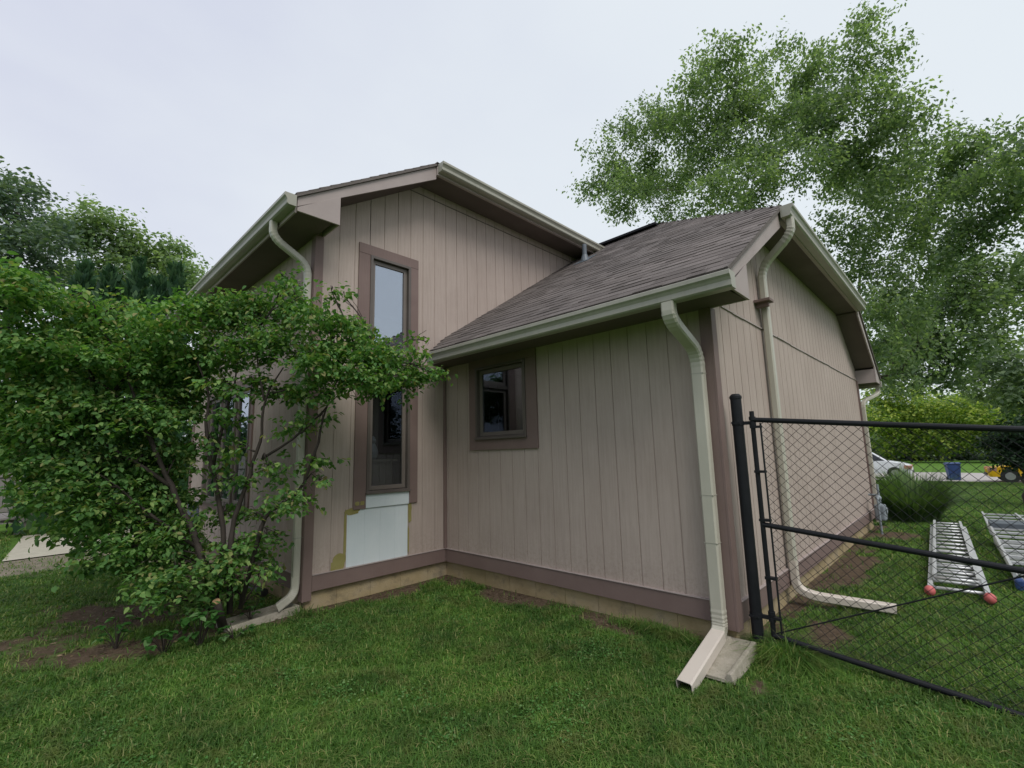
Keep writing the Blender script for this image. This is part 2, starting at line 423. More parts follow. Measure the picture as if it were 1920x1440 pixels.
def grid_axis(fine0, fine1, step, far0, far1):
    a = list(np.arange(fine0, fine1+1e-6, step))
    b = []; v = fine1; s = step
    while v < far1: s *= 1.18; v += s; b.append(v)
    c = []; v = fine0; s = step
    while v > far0: s *= 1.18; v -= s; c.append(v)
    return np.array(c[::-1]+a+b)
gx = grid_axis(-5.5, 9, .12, -500, 900); gy = grid_axis(-7, 5, .12, -500, 900)
XX, YY = np.meshgrid(gx, gy)
nx, ny = len(gx), len(gy)
vv = np.stack([XX, YY, ground_z(XX, YY)], -1).reshape(-1, 3)
i, j = np.meshgrid(np.arange(nx-1), np.arange(ny-1))
b0 = (j*nx+i).ravel()
quads = np.stack([b0, b0+1, b0+nx+1, b0+nx], -1)
lawn = np_mesh('lawn', vv, quads.ravel(), np.arange(len(quads))*4, np.full(len(quads), 4), M['ground'])
at = lawn.data.attributes.new('soil', 'FLOAT', 'POINT')
at.data.foreach_set('value', soil_mask(vv[:, 0], vv[:, 1]).astype(np.float32))
lawn.data.polygons.foreach_set('use_smooth', [True]*len(lawn.data.polygons))
tag(lawn, kind='structure')

def sheet(name, poly, mat, lift=.012):
    mb = MB(); n = 28
    # bilinear patch that follows the ground
    a, b, c, d = [Vector((*p, 0)) for p in poly]
    vs = []
    for i in range(n+1):
        for j in range(9):
            p = a.lerp(b, i/n).lerp(d.lerp(c, i/n), j/8); vs.append((p.x, p.y, GZ(p.x, p.y)+lift))
    mb.add(vs, [(i*9+j, (i+1)*9+j, (i+1)*9+j+1, i*9+j+1) for i in range(n) for j in range(8)])
    return tag(mb.build(name, mat), kind='structure')
sheet('patio', [(-4.15, 6.5), (-1.95, 6.3), (-1.95, 10.4), (-3.9, 10.2)], M['patio'], .03)
sheet('path', [(-6.5, 4.9), (-1.95, 4.4), (-1.95, 6.29), (-6.5, 6.75)], M['gravel'], .012)
sheet('road', [(34.3, 16), (33.0, -16), (43.6, -17), (46.6, 15)], M['road'], .05)

# ------------------------------------------------------------------ the house
house = thing('house', 'mauve tan wooden house with grooved siding, clipped gables and brown shingle roof', 'house', (0, 0, -.2))
def P(name, mb, mat, parent=house, **k): return mb.build(name, M[mat], parent, **k)

def panel_wall(org, ud, nd, u0, u1, zb, top, holes=(), off=0.0, pitch=.2032, gw=.011, gd=.007, kinks=()):
    """siding sheet: planks with real recessed grooves; u along ud, outward nd; top(u) gives the upper edge"""
    org = Vector(org); ud = Vector(ud); nd = Vector(nd)
    mb = MB()
    br = {u0, u1}; gr = []
    k = math.ceil((u0-off)/pitch)
    while off+k*pitch < u1:
        g = off+k*pitch
        if g-gw/2 > u0+.01 and g+gw/2 < u1-.01: gr.append((g-gw/2, g+gw/2)); br |= {g-gw/2, g+gw/2}
        k += 1
    for h in holes: br |= {h[0], h[1]}
    br |= {q for q in kinks if u0 < q < u1}
    br = sorted(br)
    def pt(u, z, d): return org+ud*u+nd*d+Vector((0, 0, z))
    for a, b in zip(br[:-1], br[1:]):
        if b-a < 1e-5: continue
        mid = (a+b)/2; d = -gd if any(g[0]-1e-6 <= mid <= g[1]+1e-6 for g in gr) else 0
        segs = [(zb, None)]
        for h in holes:
            if h[0]-1e-6 <= mid <= h[1]+1e-6: segs = [(zb, h[2]), (h[3], None)]
        for s0, s1 in segs:
            za0, zb0 = s0, s0
            ta, tb = (top(a), top(b)) if s1 is None else (s1, s1)
            if max(ta, tb) <= s0: continue
            mb.add([pt(a, s0, d), pt(b, s0, d), pt(b, tb, d), pt(a, ta, d)], [(0, 1, 2, 3)])
            if d:
                mb.add([pt(a, s0, 0), pt(a, s0, d), pt(a, ta, d), pt(a, ta, 0)], [(0, 1, 2, 3)])
                mb.add([pt(b, s0, d), pt(b, s0, 0), pt(b, tb, 0), pt(b, tb, d)], [(0, 1, 2, 3)])
    T = .11     # reveals of the openings
    for h in holes:
        for (a, za, b, zb2) in ((h[0], h[2], h[0], h[3]), (h[1], h[2], h[1], h[3]), (h[0], h[2], h[1], h[2]), (h[0], h[3], h[1], h[3])):
            mb.add([pt(a, za, -.008), pt(b, zb2, -.008), pt(b, zb2, -T), pt(a, za, -T)], [(0, 1, 2, 3)])
    return mb

# openings: (u0,u1,z0,z1)
HA = (.684, 1.284, .95, 3.93)       # on wall A, u from left corner
wallA = panel_wall((WM, 0, 0), (1, 0, 0), (0, -1, 0), 0, MX1-MX0, -.01,
                   lambda u: min(5.22, main_roof(WM+u)-.16), [HA], off=-.0+(-1.608-WM), kinks=[(5.22+.16-5.64)/SL-WM, 2*XC-(5.22+.16-5.64)/SL-WM])
wA = P('siding_wall', wallA, 'siding', label='grooved tan wall of the tall gable with the narrow tall window')
HB = (.66, 1.54, 1.57, 2.50)        # on wall B, u from inner corner towards the camera
wallB = panel_wall((0, 0, 0), (0, -1, 0), (-1, 0, 0), 0, L, -.01, lambda u: 2.64, [HB], off=.06)
wB = P('siding_wall', wallB, 'siding', label='grooved tan wall under the eave with the small square window')
SC = 2.67
wallC = panel_wall((0, -L, 0), (1, 0, 0), (0, -1, 0), 0, W, -.01, lambda u: SC, off=.07)
wc2 = panel_wall((0, -L, 0), (1, 0, 0), (0, -1, 0), 0, W, SC+.006, lambda u: min(3.80, wing_roof(u)-.16), off=.13,
                 kinks=[(3.8+.16-3.046)/SL, W-(3.8+.16-3.046)/SL])
wallC.add(wc2.v, wc2.f)
wC = P('siding_wall', wallC, 'siding', label='grooved tan end wall behind the chain link gate')
HD = (1.95, 4.15, .72, 2.44)
wallD = panel_wall((WM, 0, 0), (0, 1, 0), (-1, 0, 0), 0, 5.15, -.01, lambda u: 4.0, [HD], off=.11)
wD = P('siding_wall', wallD, 'siding', label='shaded tan side wall behind the leafy shrub')
mb = MB()       # plain walls that face away, and the shell behind the siding
mb.box(W-.1, W, -L+.12, 4, -.01, 2.9)
mb.box(MX1-.1, MX1, .12, 5.0, -.01, 4.0)
mb.box(WM+.12, MX1-.11, 5.05, 5.15, -.01, 4.0)
mb.box(W*.5, W-.11, 3.9, 4.0, -.01, 2.9)
P('back_wall', mb, 'siding')
# inner room faces so that the windows look into a dim room
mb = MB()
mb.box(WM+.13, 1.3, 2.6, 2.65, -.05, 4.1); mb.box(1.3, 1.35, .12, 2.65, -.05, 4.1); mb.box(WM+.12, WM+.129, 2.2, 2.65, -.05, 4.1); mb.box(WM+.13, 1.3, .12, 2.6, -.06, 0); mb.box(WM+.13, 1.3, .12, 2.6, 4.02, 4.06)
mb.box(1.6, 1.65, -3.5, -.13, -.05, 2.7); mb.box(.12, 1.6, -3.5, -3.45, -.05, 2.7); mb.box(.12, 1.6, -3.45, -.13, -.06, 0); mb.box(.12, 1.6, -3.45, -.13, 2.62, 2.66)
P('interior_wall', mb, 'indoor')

# foundation blocks
def block_row(p0, p1, nd, z0, z1, bl=.41, first=.12):
    mb = MB(); p0 = Vector(p0); p1 = Vector(p1); ud = (p1-p0).normalized(); Lg = (p1-p0).length; nd = Vector(nd)
    zs = [z1, z1-.2, z1-.4]
    for r in range(2):
        zt, zb_ = zs[r]-.0, zs[r+1]
        u = -(bl*first if r == 0 else bl*(1-first))
        while u < Lg:
            a, b = max(u, 0)+.003, min(u+bl, Lg)-.003
            if b > a+.01:
                j = random.uniform(-.0015, .0015)
                mb.prism([p0+ud*a+nd*j+Vector((0, 0, zb_+.004)), p0+ud*b+nd*j+Vector((0, 0, zb_+.004)), p0+ud*b+nd*j+Vector((0, 0, zt-.004)), p0+ud*a+nd*j+Vector((0, 0, zt-.004))], -nd*.08)
            u += bl
    # mortar
    mb.prism([p0-nd*.006+Vector((0, 0, zs[2])), p1-nd*.006+Vector((0, 0, zs[2])), p1-nd*.006+Vector((0, 0, z1)), p0-nd*.006+Vector((0, 0, z1))], -nd*.06)
    return mb
fz = -.012
mb = block_row((WM+.02, .03, 0), (.08, .03, 0), (0, -1, 0), -.4, fz)
for (a, b, n) in (((.03, .028, 0), (.03, -L+.02, 0), (-1, 0, 0)), ((.02, -L+.03, 0), (W, -L+.03, 0), (0, -1, 0)), ((WM+.03, 5.1, 0), (WM+.03, .02, 0), (-1, 0, 0))):
    q = block_row(a, b, n, -.4, fz); mb.add(q.v, q.f)
P('foundation', mb, 'foundation')

# skirt board with little bevelled cap
mb = MB()
def board(a, b, nd, z0, z1, t=.022):
    a = Vector(a); b = Vector(b); nd = Vector(nd)
    mb.prism([a+Vector((0, 0, z0)), b+Vector((0, 0, z0)), b+Vector((0, 0, z1)), a+Vector((0, 0, z1))], nd*t)
board((WM+.08, -.001, 0), (-.024, -.001, 0), (0, -1, 0), -.012, .15)
board((-.001, -.024, 0), (-.001, -L+.085, 0), (-1, 0, 0), -.012, .15)
board((.085, -L-.001, 0), (W-.09, -L-.001, 0), (0, -1, 0), -.012, .15)
board((WM-.001, 5.0, 0), (WM-.001, .085, 0), (-1, 0, 0), -.012, .15)
P('skirt_board', mb, 'trim', bevel=.003)
mb = MB()
board((WM+.08, -.001, 0), (-.03, -.001, 0), (0, -1, 0), .1515, .158, .030)
board((-.001, -.03, 0), (-.001, -L+.085, 0), (-1, 0, 0), .1515, .158, .030)
board((.085, -L-.001, 0), (W-.09, -L-.001, 0), (0, -1, 0), .1515, .158, .030)
board((WM-.001, 5.0, 0), (WM-.001, .085, 0), (-1, 0, 0), .1515, .158, .030)
P('drip_flashing', mb, 'fascia')
# corner boards
def corner(boxes, label=None):
    mb = MB()
    for b in boxes: mb.box(*b)
    P('corner_board', mb, 'trim', bevel=.003, label=label)
corner([(WM-.022, WM+.078, -.024, -.001, -.10, 3.98), (WM-.022, WM-.001, -.001, .085, -.10, 3.98)])
corner([(-.024, .083, -L-.024, -L-.001, -.05, 2.60), (-.024, -.001, -L-.001, -L+.083, -.05, 2.60)])
corner([(-.045, -.002, -.03, -.002, .151, 2.62)], 'thin board in the inner corner')
corner([(W-.085, W+.022, -L-.024, -L-.001, -.05, 2.66), (W+.001, W+.022, -L-.001, -L+.08, -.05, 2.66)])
corner([(WM-.022, WM-.001, 5.06, 5.16, -.05, 3.98)])

# seams
mb = MB()
for k in range(26):
    a = k*W/26; z = SC-.004+random.uniform(-.004, .004)
    if a > .09: mb.box(a, a+W/26-random.uniform(0, .01), -L-.012-random.uniform(0, .004), -L+.002, z, z+.014)
P('seam_flashing', mb, 'fascia')
mb = MB(); mb.box(-.75, 3.9, -.006, .002, 5.075, 5.085)
P('seam_flashing', mb, 'frame')

# ---- windows
def window(org, ud, nd, hole, trimL, trimR, trimT, trimB, transom=None, label=None, sash_off=.0, mull=()):
    org = Vector(org); ud = Vector(ud); nd = Vector(nd)
    u0, u1, z0, z1 = hole
    def bx(mb, a, b, c, d, n0, n1):
        p = [org+ud*a+nd*n0+Vector((0, 0, c)), org+ud*b+nd*n0+Vector((0, 0, c)), org+ud*b+nd*n0+Vector((0, 0, d)), org+ud*a+nd*n0+Vector((0, 0, d))]
        mb.prism(p, nd*(n1-n0))
    w = MB()        # outer casing boards
    if trimT: bx(w, u0-trimL, u1+trimR, z1, z1+trimT, .001, .024)
    bx(w, u0-trimL, u0, z0-trimB[0], z1-.001, .001, .022); bx(w, u1, u1+trimR, z0-trimB[1], z1-.001, .001, .022)
    if trimB[2]: bx(w, u0+.001, u1-.001, z0-trimB[2], z0-.001, .001, .022)
    win = P('window', w, 'trim', bevel=.003, label=label)
    f = MB()        # frame
    e = .035
    for a, b, c, d in ((u0, u0+e, z0, z1), (u1-e, u1, z0, z1), (u0+e, u1-e, z0, z0+e), (u0+e, u1-e, z1-e, z1)): bx(f, a, b, c, d, -.06, .034)
    bx(f, u0-.008, u1+.008, z0-.004, z0+.018, -.02, .052)
    for q in mull: bx(f, q-.03, q+.03, z0+e, z1-e, -.058, .02)
    if transom: bx(f, u0+e, u1-e, transom-.03, transom+.03, -.058, .02)
    P('frame', f, 'frame', win, bevel=.002)
    us = [u0+e]+[x for q in mull for x in (q-.03, q+.03)]+[u1-e]
    zs = [z0+e]+([transom-.03, transom+.03] if transom else [])+[z1-e]
    for k in range(0, len(us), 2):
        for q in range(0, len(zs), 2):
            a, b, c, d = us[k]+.004, us[k+1]-.004, zs[q]+.006, zs[q+1]-.006
            s = MB(); t = .048
            for A, B_, C_, D_ in ((a, a+t, c, d), (b-t, b, c, d), (a+t, b-t, c, c+t), (a+t, b-t, d-t, d)): bx(s, A, B_, C_, D_, -.05, -.012)
            P('sash', s, 'sash', win, bevel=.002)
            g = MB(); bx(g, a+t-.003, b-t+.003, c+t-.003, d-t+.003, -.036, -.028)
            P('glass', g, 'coated_glass' if transom and q else 'glass', win)
    return win
winA = window((WM, 0, 0), (1, 0, 0), (0, -1, 0), HA, .155, .125, .13, (.165, .155, 0), 2.42, 'narrow tall window on the gable wall')
winB = window((0, 0, 0), (0, -1, 0), (-1, 0, 0), HB, .13, .165, .105, (.135, .135, .135), None, 'small square window under the eave')
winD = window((WM, 0, 0), (0, 1, 0), (-1, 0, 0), HD, .1, .1, .12, (.12, .12, .12), None, 'wide window half hidden behind the shrub', mull=(2.68, 3.42))
# fresh white primer on the replaced siding below the tall window
mb = MB()
mb.box(WM+HA[0]+.003, WM+HA[1]-.003, -.022, -.001, .79, .944)
P('sill_board', mb, 'primer', bevel=.002, label='white primed board right under the tall window')
pat = panel_wall((WM, -.004, 0), (1, 0, 0), (0, -1, 0), .464, 1.274, .160, lambda u: .785, off=(-1.608-WM)+.0, gw=.006, gd=.0025)
P('repair_panel', pat, 'primer', label='white primed patch of new siding')
# yellow wood filler around the patch: thin irregular smears with a shape of their own
def smear(cx, cz, w, h, n=18, y=-.0062):
    vs = []
    for k in range(n):
        a = 2*pi*k/n; r = 1+random.uniform(-.16, .16)
        ca, sa = cos(a), sin(a); q = (abs(ca)**4+abs(sa)**4)**-.25
        vs.append((cx+w/2*r*ca*q, y, cz+h/2*r*sa*q))
    global FK
    FK += 1
    q = MB(); q.prism([(v[0], v[1]-FK*.0004, v[2]) for v in vs], (0, .003, 0)); P('wood_filler', q, 'filler')
FK = 0
x0 = WM+.464
smear(x0-.085, .245, .15, .17); smear(x0-.02, .53, .028, .48); smear(x0+.06, .77, .17, .07, y=-.0065); smear(WM+1.274+.03, .68, .05, .26); smear(WM+1.274+.012, .35, .022, .3); smear(x0-.15, .2, .05, .1)
smear(WM+HA[0]-.11, .85, .05, .045, y=-.0235); smear(WM+HA[0]-.045, .853, .05, .045, y=-.0235)
# things seen through the lower pane of the tall window
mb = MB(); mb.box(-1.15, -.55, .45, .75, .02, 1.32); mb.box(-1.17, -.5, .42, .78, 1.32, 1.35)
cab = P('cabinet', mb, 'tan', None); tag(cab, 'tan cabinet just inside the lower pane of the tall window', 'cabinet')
mb = MB()
prof = [(.03, 0), (.06, .03), (.075, .1), (.05, .17), (.03, .21), (.045, .25), (.02, .3), (.0, .31)]
for (r0, h0), (r1, h1) in zip(prof[:-1], prof[1:]):
    vs = [(-.80+r0*cos(a), .55+r0*sin(a), 1.351+h0) for a in np.linspace(0, 2*pi, 13)[:-1]]+[(-.80+r1*cos(a), .55+r1*sin(a), 1.351+h1) for a in np.linspace(0, 2*pi, 13)[:-1]]
    mb.add(vs, [(k, (k+1) % 12, 12+(k+1) % 12, 12+k) for k in range(12)])
tag(P('vase', mb, 'vase', None, smooth=True), 'pale ceramic vase standing on the cabinet behind the tall window', 'vase')

# ------------------------------------------------------------------ roofs
def shingles(mb, org, ud, vd, nd, rows, course=.143, seedoff=0):
    """rows(v) -> (u0,u1). each tab is a thin wedge with its butt edge lifted"""
    org, ud, vd, nd = map(Vector, (org, ud, vd, nd))
    v = 0.0; k = 0
    while True:
        r = rows(v+course*.5)
        if r is None: break
        u0, u1 = r
        u = u0-random.uniform(0, .3)
        while u < u1:
            w = random.choice((.11, .16, .2, .26, .33))*random.uniform(.85, 1.15)
            a, b = max(u, u0), min(u+w, u1)
            if b-a > .01:
                th = random.choice((.006, .007, .010, .011)); dv = random.uniform(-.006, .004)
                p = [org+ud*a+vd*(v+dv), org+ud*b+vd*(v+dv), org+ud*b+vd*(v+course+.01), org+ud*a+vd*(v+course+.01)]
                q = [p[0]+nd*th, p[1]+nd*th, p[2]+nd*.003, p[3]+nd*.003]
                p = [x_-nd*.004 for x_ in p]
                mb.add(p+q, [(4, 5, 6, 7), (0, 1, 5, 4), (1, 2, 6, 5), (3, 0, 4, 7)])
            u += w
        v += course; k += 1
    return mb
ca = 1/sqrt(1+SL*SL); sa = SL*ca

def roof(name, base, x0, x1, yf, yb, xj, d, zfun, label, left_rows, ohe):
    xr = x0+x1-xj; xc = (x0+x1)/2; zc = zfun(xc); zj = zfun(xj)
    t = .03
    deck = MB()
    D = Vector((0, 0, -t))
    A = [(x0, yf, zfun(x0)), (xj, yf, zj), (xc, yf+d, zc), (xc, yb, zc), (x0, yb, zfun(x0))]
    if left_rows == 'wing': A = [(x0, yf, zfun(x0)), (xj, yf, zj), (xc, yf+d, zc), (xc, yb, zc), (-.02, yb, zfun(-.02)), (-.02, -.02, zfun(-.02)), (x0, -.34, zfun(x0))]
    deck.prism([Vector(p)+Vector((0, 0, -.006)) for p in A], D)
    B_ = [(x1, yf, zfun(x0)), (x1, yb, zfun(x0)), (xc, yb, zc), (xc, yf+d, zc), (xr, yf, zj)]
    deck.prism([Vector(p)+Vector((0, 0, -.006)) for p in B_], D)
    deck.prism([Vector(p)+Vector((0, 0, -.007)) for p in ((xj+.01, yf, zj), (xr-.01, yf, zj), (xc, yf+d-.01, zc))], D)
    o = P(name, deck, 'shingle', label=label)
    mb = MB()
    def rows(v):
        x = x0+v*ca
        if x > xc: return None
        y1 = yf if x <= xj else yf+d*(x-xj)/(xc-xj)
        yend = yb
        if left_rows == 'wing':
            yend = 0.0-.004 if x > 0 else -.34+(x-x0)/(0-x0)*.33
            if x > 3.0: yend = 0.0
        return (-yend, -y1) if True else None
    # u runs along -y
    shingles(mb, (x0, 0, zfun(x0)), (0, -1, 0), (ca, 0, sa), (-sa, 0, ca), rows)
    P('shingle_courses', mb, 'shingle', o)
    # right slope and clipped end, plainer
    mb = MB()
    def rows2(v):
        x = x0+v*ca
        if x > xc: return None
        y1 = yf if x <= xj else yf+d*(x-xj)/(xc-xj)
        return (y1, yb)
    shingles(mb, (x1, 0, zfun(x0)), (0, 1, 0), (-ca, 0, sa), (sa, 0, ca), rows2)
    dl = sqrt(d*d+(zc-zj)**2)
    def rows3(v):
        f = v/dl
        if f > .97: return None
        return (xj+(xc-xj)*f, xr-(xc-xj)*f)
    vd = Vector((0, d, zc-zj)).normalized()
    shingles(mb, (0, yf, zj), (1, 0, 0), vd, (0, -vd.z, vd.y), rows3)
    # hip and ridge caps
    for a, b in (((xj, yf, zj), (xc, yf+d, zc)), ((xr, yf, zj), (xc, yf+d, zc)), ((xc, yf+d, zc), (xc, yb, zc))):
        a = Vector(a); b = Vector(b); n = int((b-a).length/.14); sd = (b-a).cross(Vector((0, 0, 1))).normalized()
        tdir = (b-a).normalized()
        for k in range(n):
            p = a+(b-a)*k/n+Vector((0, 0, .010)); q = a+(b-a)*(k+1.1)/n+Vector((0, 0, .004)); dn = Vector((0, 0, .085))
            s_ = sd*.14
            mb.add([p-s_-dn, p+Vector((0, 0, .012)), p+s_-dn, q-s_-dn, q+Vector((0, 0, .006)), q+s_-dn, p-s_-dn-Vector((0, 0, .008)), p+Vector((0, 0, .002)), p+s_-dn-Vector((0, 0, .008))],
                   [(0, 1, 4, 3), (1, 2, 5, 4), (6, 7, 1, 0), (7, 8, 2, 1)])
    P('hip_and_ridge_caps', mb, 'shingle', o)
    return o
YW, YM = -4.06, -.44
roofW = roof('roof', None, -.49, W+.49, YW, 3.5, 1.36, 2.44, wing_roof, 'brown shingle roof of the low wing', 'wing', .49)
roofM = roof('roof', None, WM-.41, MX1+.41, YM, 6.0, -.465, 2.565, main_roof, 'brown shingle roof of the tall part', 'main', .41)
mb = MB(); mb.box(W/2-.15, W/2+.15, -1.55, .3, wing_roof(W/2)-.02, wing_roof(W/2)+.02)
P('ridge_vent', mb, 'black', roofW)

# rake boards, fascias, soffits
def rake(zf, x0, xj, yf, yin, x1, zs, h=.185, hm='fascia', jz=3.80, hs=.02):
    top = -.04
    xr = x0+x1-xj
    # rake boards (front)
    for s in (0, 1):
        X = (lambda x: x) if s == 0 else (lambda x: x0+x1-x)
        mb = MB()
        mb.prism([(X(x0+.02), yf+.025, zf(x0+.02)+top-.0), (X(xj), yf+.025, zf(xj)+top), (X(xj), yf+.025, zf(xj)+top-h), (X(x0+.02), yf+.025, zf(x0+.02)+top-h*.55)], (0, .022, 0))
        P('rake_board', mb, hm, bevel=.002)
    # eave return plates
    for s in (0, 1):
        X = (lambda x: x) if s == 0 else (lambda x: x0+x1-x)
        mb = MB(); xi = x0+.53 if x0 > -1 else x0+.49
        zt = lambda x: zf(x)+top-h*.6
        mb.prism([(X(x0+.02), yf+.022, zs+.001), (X(xi), yf+.022, zs+.001), (X(xi), yf+.022, zt(xi)), (X(x0+.02), yf+.022, zt(x0+.02))], (0, .022, 0))
        mb.prism([(X(xi-.018), yf+.046, zs+.001), (X(xi-.018), yf+.046, zf(xi)-.2), (X(xi-.018), yin+.0, zf(xi)-.2), (X(xi-.018), yin, zs+.001)], (.018 if s == 0 else -.018, 0, 0))
        P('eave_return', mb, hm, bevel=.002)
        # sloped soffit below the rake
        mb = MB()
        a, b = xi, xj+.0
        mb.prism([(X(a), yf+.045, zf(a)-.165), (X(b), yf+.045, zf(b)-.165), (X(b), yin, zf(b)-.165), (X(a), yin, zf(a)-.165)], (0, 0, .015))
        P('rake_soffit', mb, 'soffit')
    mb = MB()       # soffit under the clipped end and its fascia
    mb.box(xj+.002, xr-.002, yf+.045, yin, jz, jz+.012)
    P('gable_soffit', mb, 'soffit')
    mb = MB(); mb.box(xj+.001, xr-.001, yf+.0, yf+.044, jz-.02, zf(xj)-.045)
    P('fascia_board', mb, 'fascia', bevel=.002)
rake(wing_roof, -.49, 1.36, YW, -L-.001, W+.49, 2.6, jz=3.79)
rake(main_roof, WM-.41, -.465, YM, -.001, MX1+.41, 3.97, jz=5.19)
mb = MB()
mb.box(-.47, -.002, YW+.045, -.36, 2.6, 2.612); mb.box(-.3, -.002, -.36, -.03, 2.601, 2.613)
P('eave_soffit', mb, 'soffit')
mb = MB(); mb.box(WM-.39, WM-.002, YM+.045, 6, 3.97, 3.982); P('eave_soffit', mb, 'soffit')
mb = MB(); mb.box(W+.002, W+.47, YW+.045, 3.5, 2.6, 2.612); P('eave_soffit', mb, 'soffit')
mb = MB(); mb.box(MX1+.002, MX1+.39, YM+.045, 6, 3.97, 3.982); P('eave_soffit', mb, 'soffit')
for (a, b, y0, y1, z0, z1) in ((-.488, -.470, YW+.045, -.35, 2.585, 2.70), (WM-.408, WM-.39, YM+.045, 6, 3.955, 4.125), (W+.470, W+.488, YW+.045, 3.5, 2.585, 2.70), (MX1+.39, MX1+.408, YM+.045, 6, 3.955, 4.125)):
    mb = MB(); mb.box(a, b, y0, y1, z0, z1); P('fascia_board', mb, 'fascia')

# gutters: K profile, open trough
def gutter(p0, p1, outd, label=None):
    p0 = Vector(p0); p1 = Vector(p1); o = Vector(outd); Z = Vector((0, 0, 1))
    prof = [(0, 0), (0, -.125), (.078, -.125), (.094, -.112), (.094, -.072), (.106, -.050), (.122, -.034), (.122, -.004), (.118, 0), (.110, 0)]
    inner = [(.110, -.006), (.114, -.010), (.114, -.030), (.100, -.044), (.087, -.066), (.087, -.108), (.075, -.118), (.006, -.118), (.006, 0)]
    poly = prof+inner
    mb = MB()
    ln = (p1-p0); n = len(poly)
    vs = [p0+o*a+Z*b for a, b in poly]+[p1+o*a+Z*b for a, b in poly]
    mb.add(vs, [(i, (i+1) % n, n+(i+1) % n, n+i) for i in range(n)])
    d = ln.normalized()*.004
    for p, q in ((p0, -d), (p1, d)):
        mb.prism([p+o*a+Z*b for a, b in prof], q)
    return P('gutter', mb, 'gutter', label=label)
gutter((-.489, -4.10, 2.675), (-.489, -.37, 2.675), (-1, 0, 0), 'green grey gutter along the low eave')
gutter((1.30, YW-.001, 3.905), (6.25, YW-.001, 3.905), (0, -1, 0), 'green grey gutter on the clipped end gable')
gutter((-.45, YM-.001, 5.325), (4.63, YM-.001, 5.325), (0, -1, 0), 'green grey gutter on the clipped tall gable')
gutter((WM-.409, YM+.0, 4.125), (WM-.409, 5.9, 4.125), (-1, 0, 0), 'green grey gutter along the left eave of the tall part')
gutter((W+.489, YW+.01, 2.675), (W+.489, 3.4, 2.675), (1, 0, 0), 'green grey gutter on the far right eave')

# downspouts
def downspout(pts, side, w, h, label, cut=None, low='downspout', hollow=True):
    path = smooth_path(pts, .14, 11)
    mb = MB(); mb.sweep(path, rrect(w, h), side, ribs=True)
    return P('downspout', mb, 'downspout', label=label, bevel=0)
d1 = downspout([(-.545, -3.60, 2.555), (-.545, -3.60, 2.42), (-.065, -3.60, 2.22), (-.065, -3.60, .0), (-.066, -3.60, -.03), (-.17, -3.61, -.098)], (0, 1, 0), .105, .08, 'downspout on the wall corner by the gate')
for z in (1.0, 2.02, .62):
    mb = MB(); mb.box(-.1065, -.023, -3.6545, -3.5455, z, z+.006 if z != 1.0 else z+.006); P('joint', mb, 'gutter', d1)
# bottom extension that lies out on the grass
def hollow_box(mb, pts, side, w, h, t=.004):
    prof = rrect(w, h, .01); pin = rrect(w-2*t, h-2*t, .008)
    pts = [Vector(p) for p in pts]
    mb.sweep(pts, prof, side, open_end=True)
    n0 = len(mb.v)
    q = MB(); q.sweep(pts, pin, side, open_end=True)
    mb.add(q.v, q.f)
    k = 8; a = n0-k; b = len(mb.v)-k
    mb.f += [(a+j, a+(j+1) % k, b+(j+1) % k, b+j) for j in range(k)]
mb = MB(); hollow_box(mb, [(-.125, -3.607, -.068), (-.90, -3.67, -.168)], (0.08, 1, 0), .112, .086)
P('extension', mb, 'elbow', d1, label='pale pinkish extension lying on the grass')
for z in (1.62,):
    pass
d2 = downspout([(WM-.46, .06, 4.005), (WM-.46, .06, 3.82), (WM-.062, .06, 3.60), (WM-.062, .06, .08)], (0, 1, 0), .075, .075, 'downspout on the left corner of the tall part')
mb = MB(); hollow_box(mb, smooth_path([(WM-.064, .06, .16), (WM-.064, .06, -.02), (WM-.26, -.02, -.09)], .14, 8), (.3, 1, 0), .081, .079)
P('elbow', mb, 'downspout', d2)
for z in (.55, 3.02):
    mb = MB(); mb.box(WM-.103, WM-.022, .02, .10, z, z+.006); P('joint', mb, 'gutter', d2)
d3 = downspout([(1.40, YW-.06, 3.79), (1.40, YW-.06, 3.62), (1.50, -L-.06, 3.36), (1.50, -L-.06, .2)], (1, 0, 0), .09, .07, 'long downspout on the end wall behind the gate')
mb = MB(); hollow_box(mb, smooth_path([(1.50, -L-.062, .24), (1.50, -L-.062, -.03), (1.53, -L-.2, -.09), (1.70, -L-.83, -.13)], .1, 6), (1, .1, 0), .096, .076)
P('extension', mb, 'elbow', d3, label='pale extension lying on the grass behind the gate')
mb = MB(); mb.box(1.30, 1.455, -L-.16, -L-.002, 2.93, 2.96); mb.box(1.36, 1.40, -L-.13, -L-.002, 2.88, 2.929)
P('bracket', mb, 'trim', d3, bevel=.003)
d4 = downspout([(W+.55, YW+.08, 2.555), (W+.55, YW+.08, 2.42), (W-.02, -L-.055, 2.24), (W-.02, -L-.055, -.1)], (0, 1, 0), .075, .065, 'far downspout at the back right corner')

# plumbing vent on the low roof
vx, vy = 2.72, -.60
mb = MB(); z0 = wing_roof(vx)
mb.tube([(vx, vy, z0-.05), (vx, vy, z0+.30)], .042, 14); mb.tube([(vx, vy, z0-.03), (vx, vy, z0+.10)], [.085, .05], 14)
q = [(vx-.17, vy-.16), (vx+.17, vy-.16), (vx+.17, vy+.16), (vx-.17, vy+.16)]
mb.prism([(a, b, wing_roof(a)+.014) for a, b in q], (0, 0, .004))
P('vent_pipe', mb, 'pvc', roofW, smooth=False)
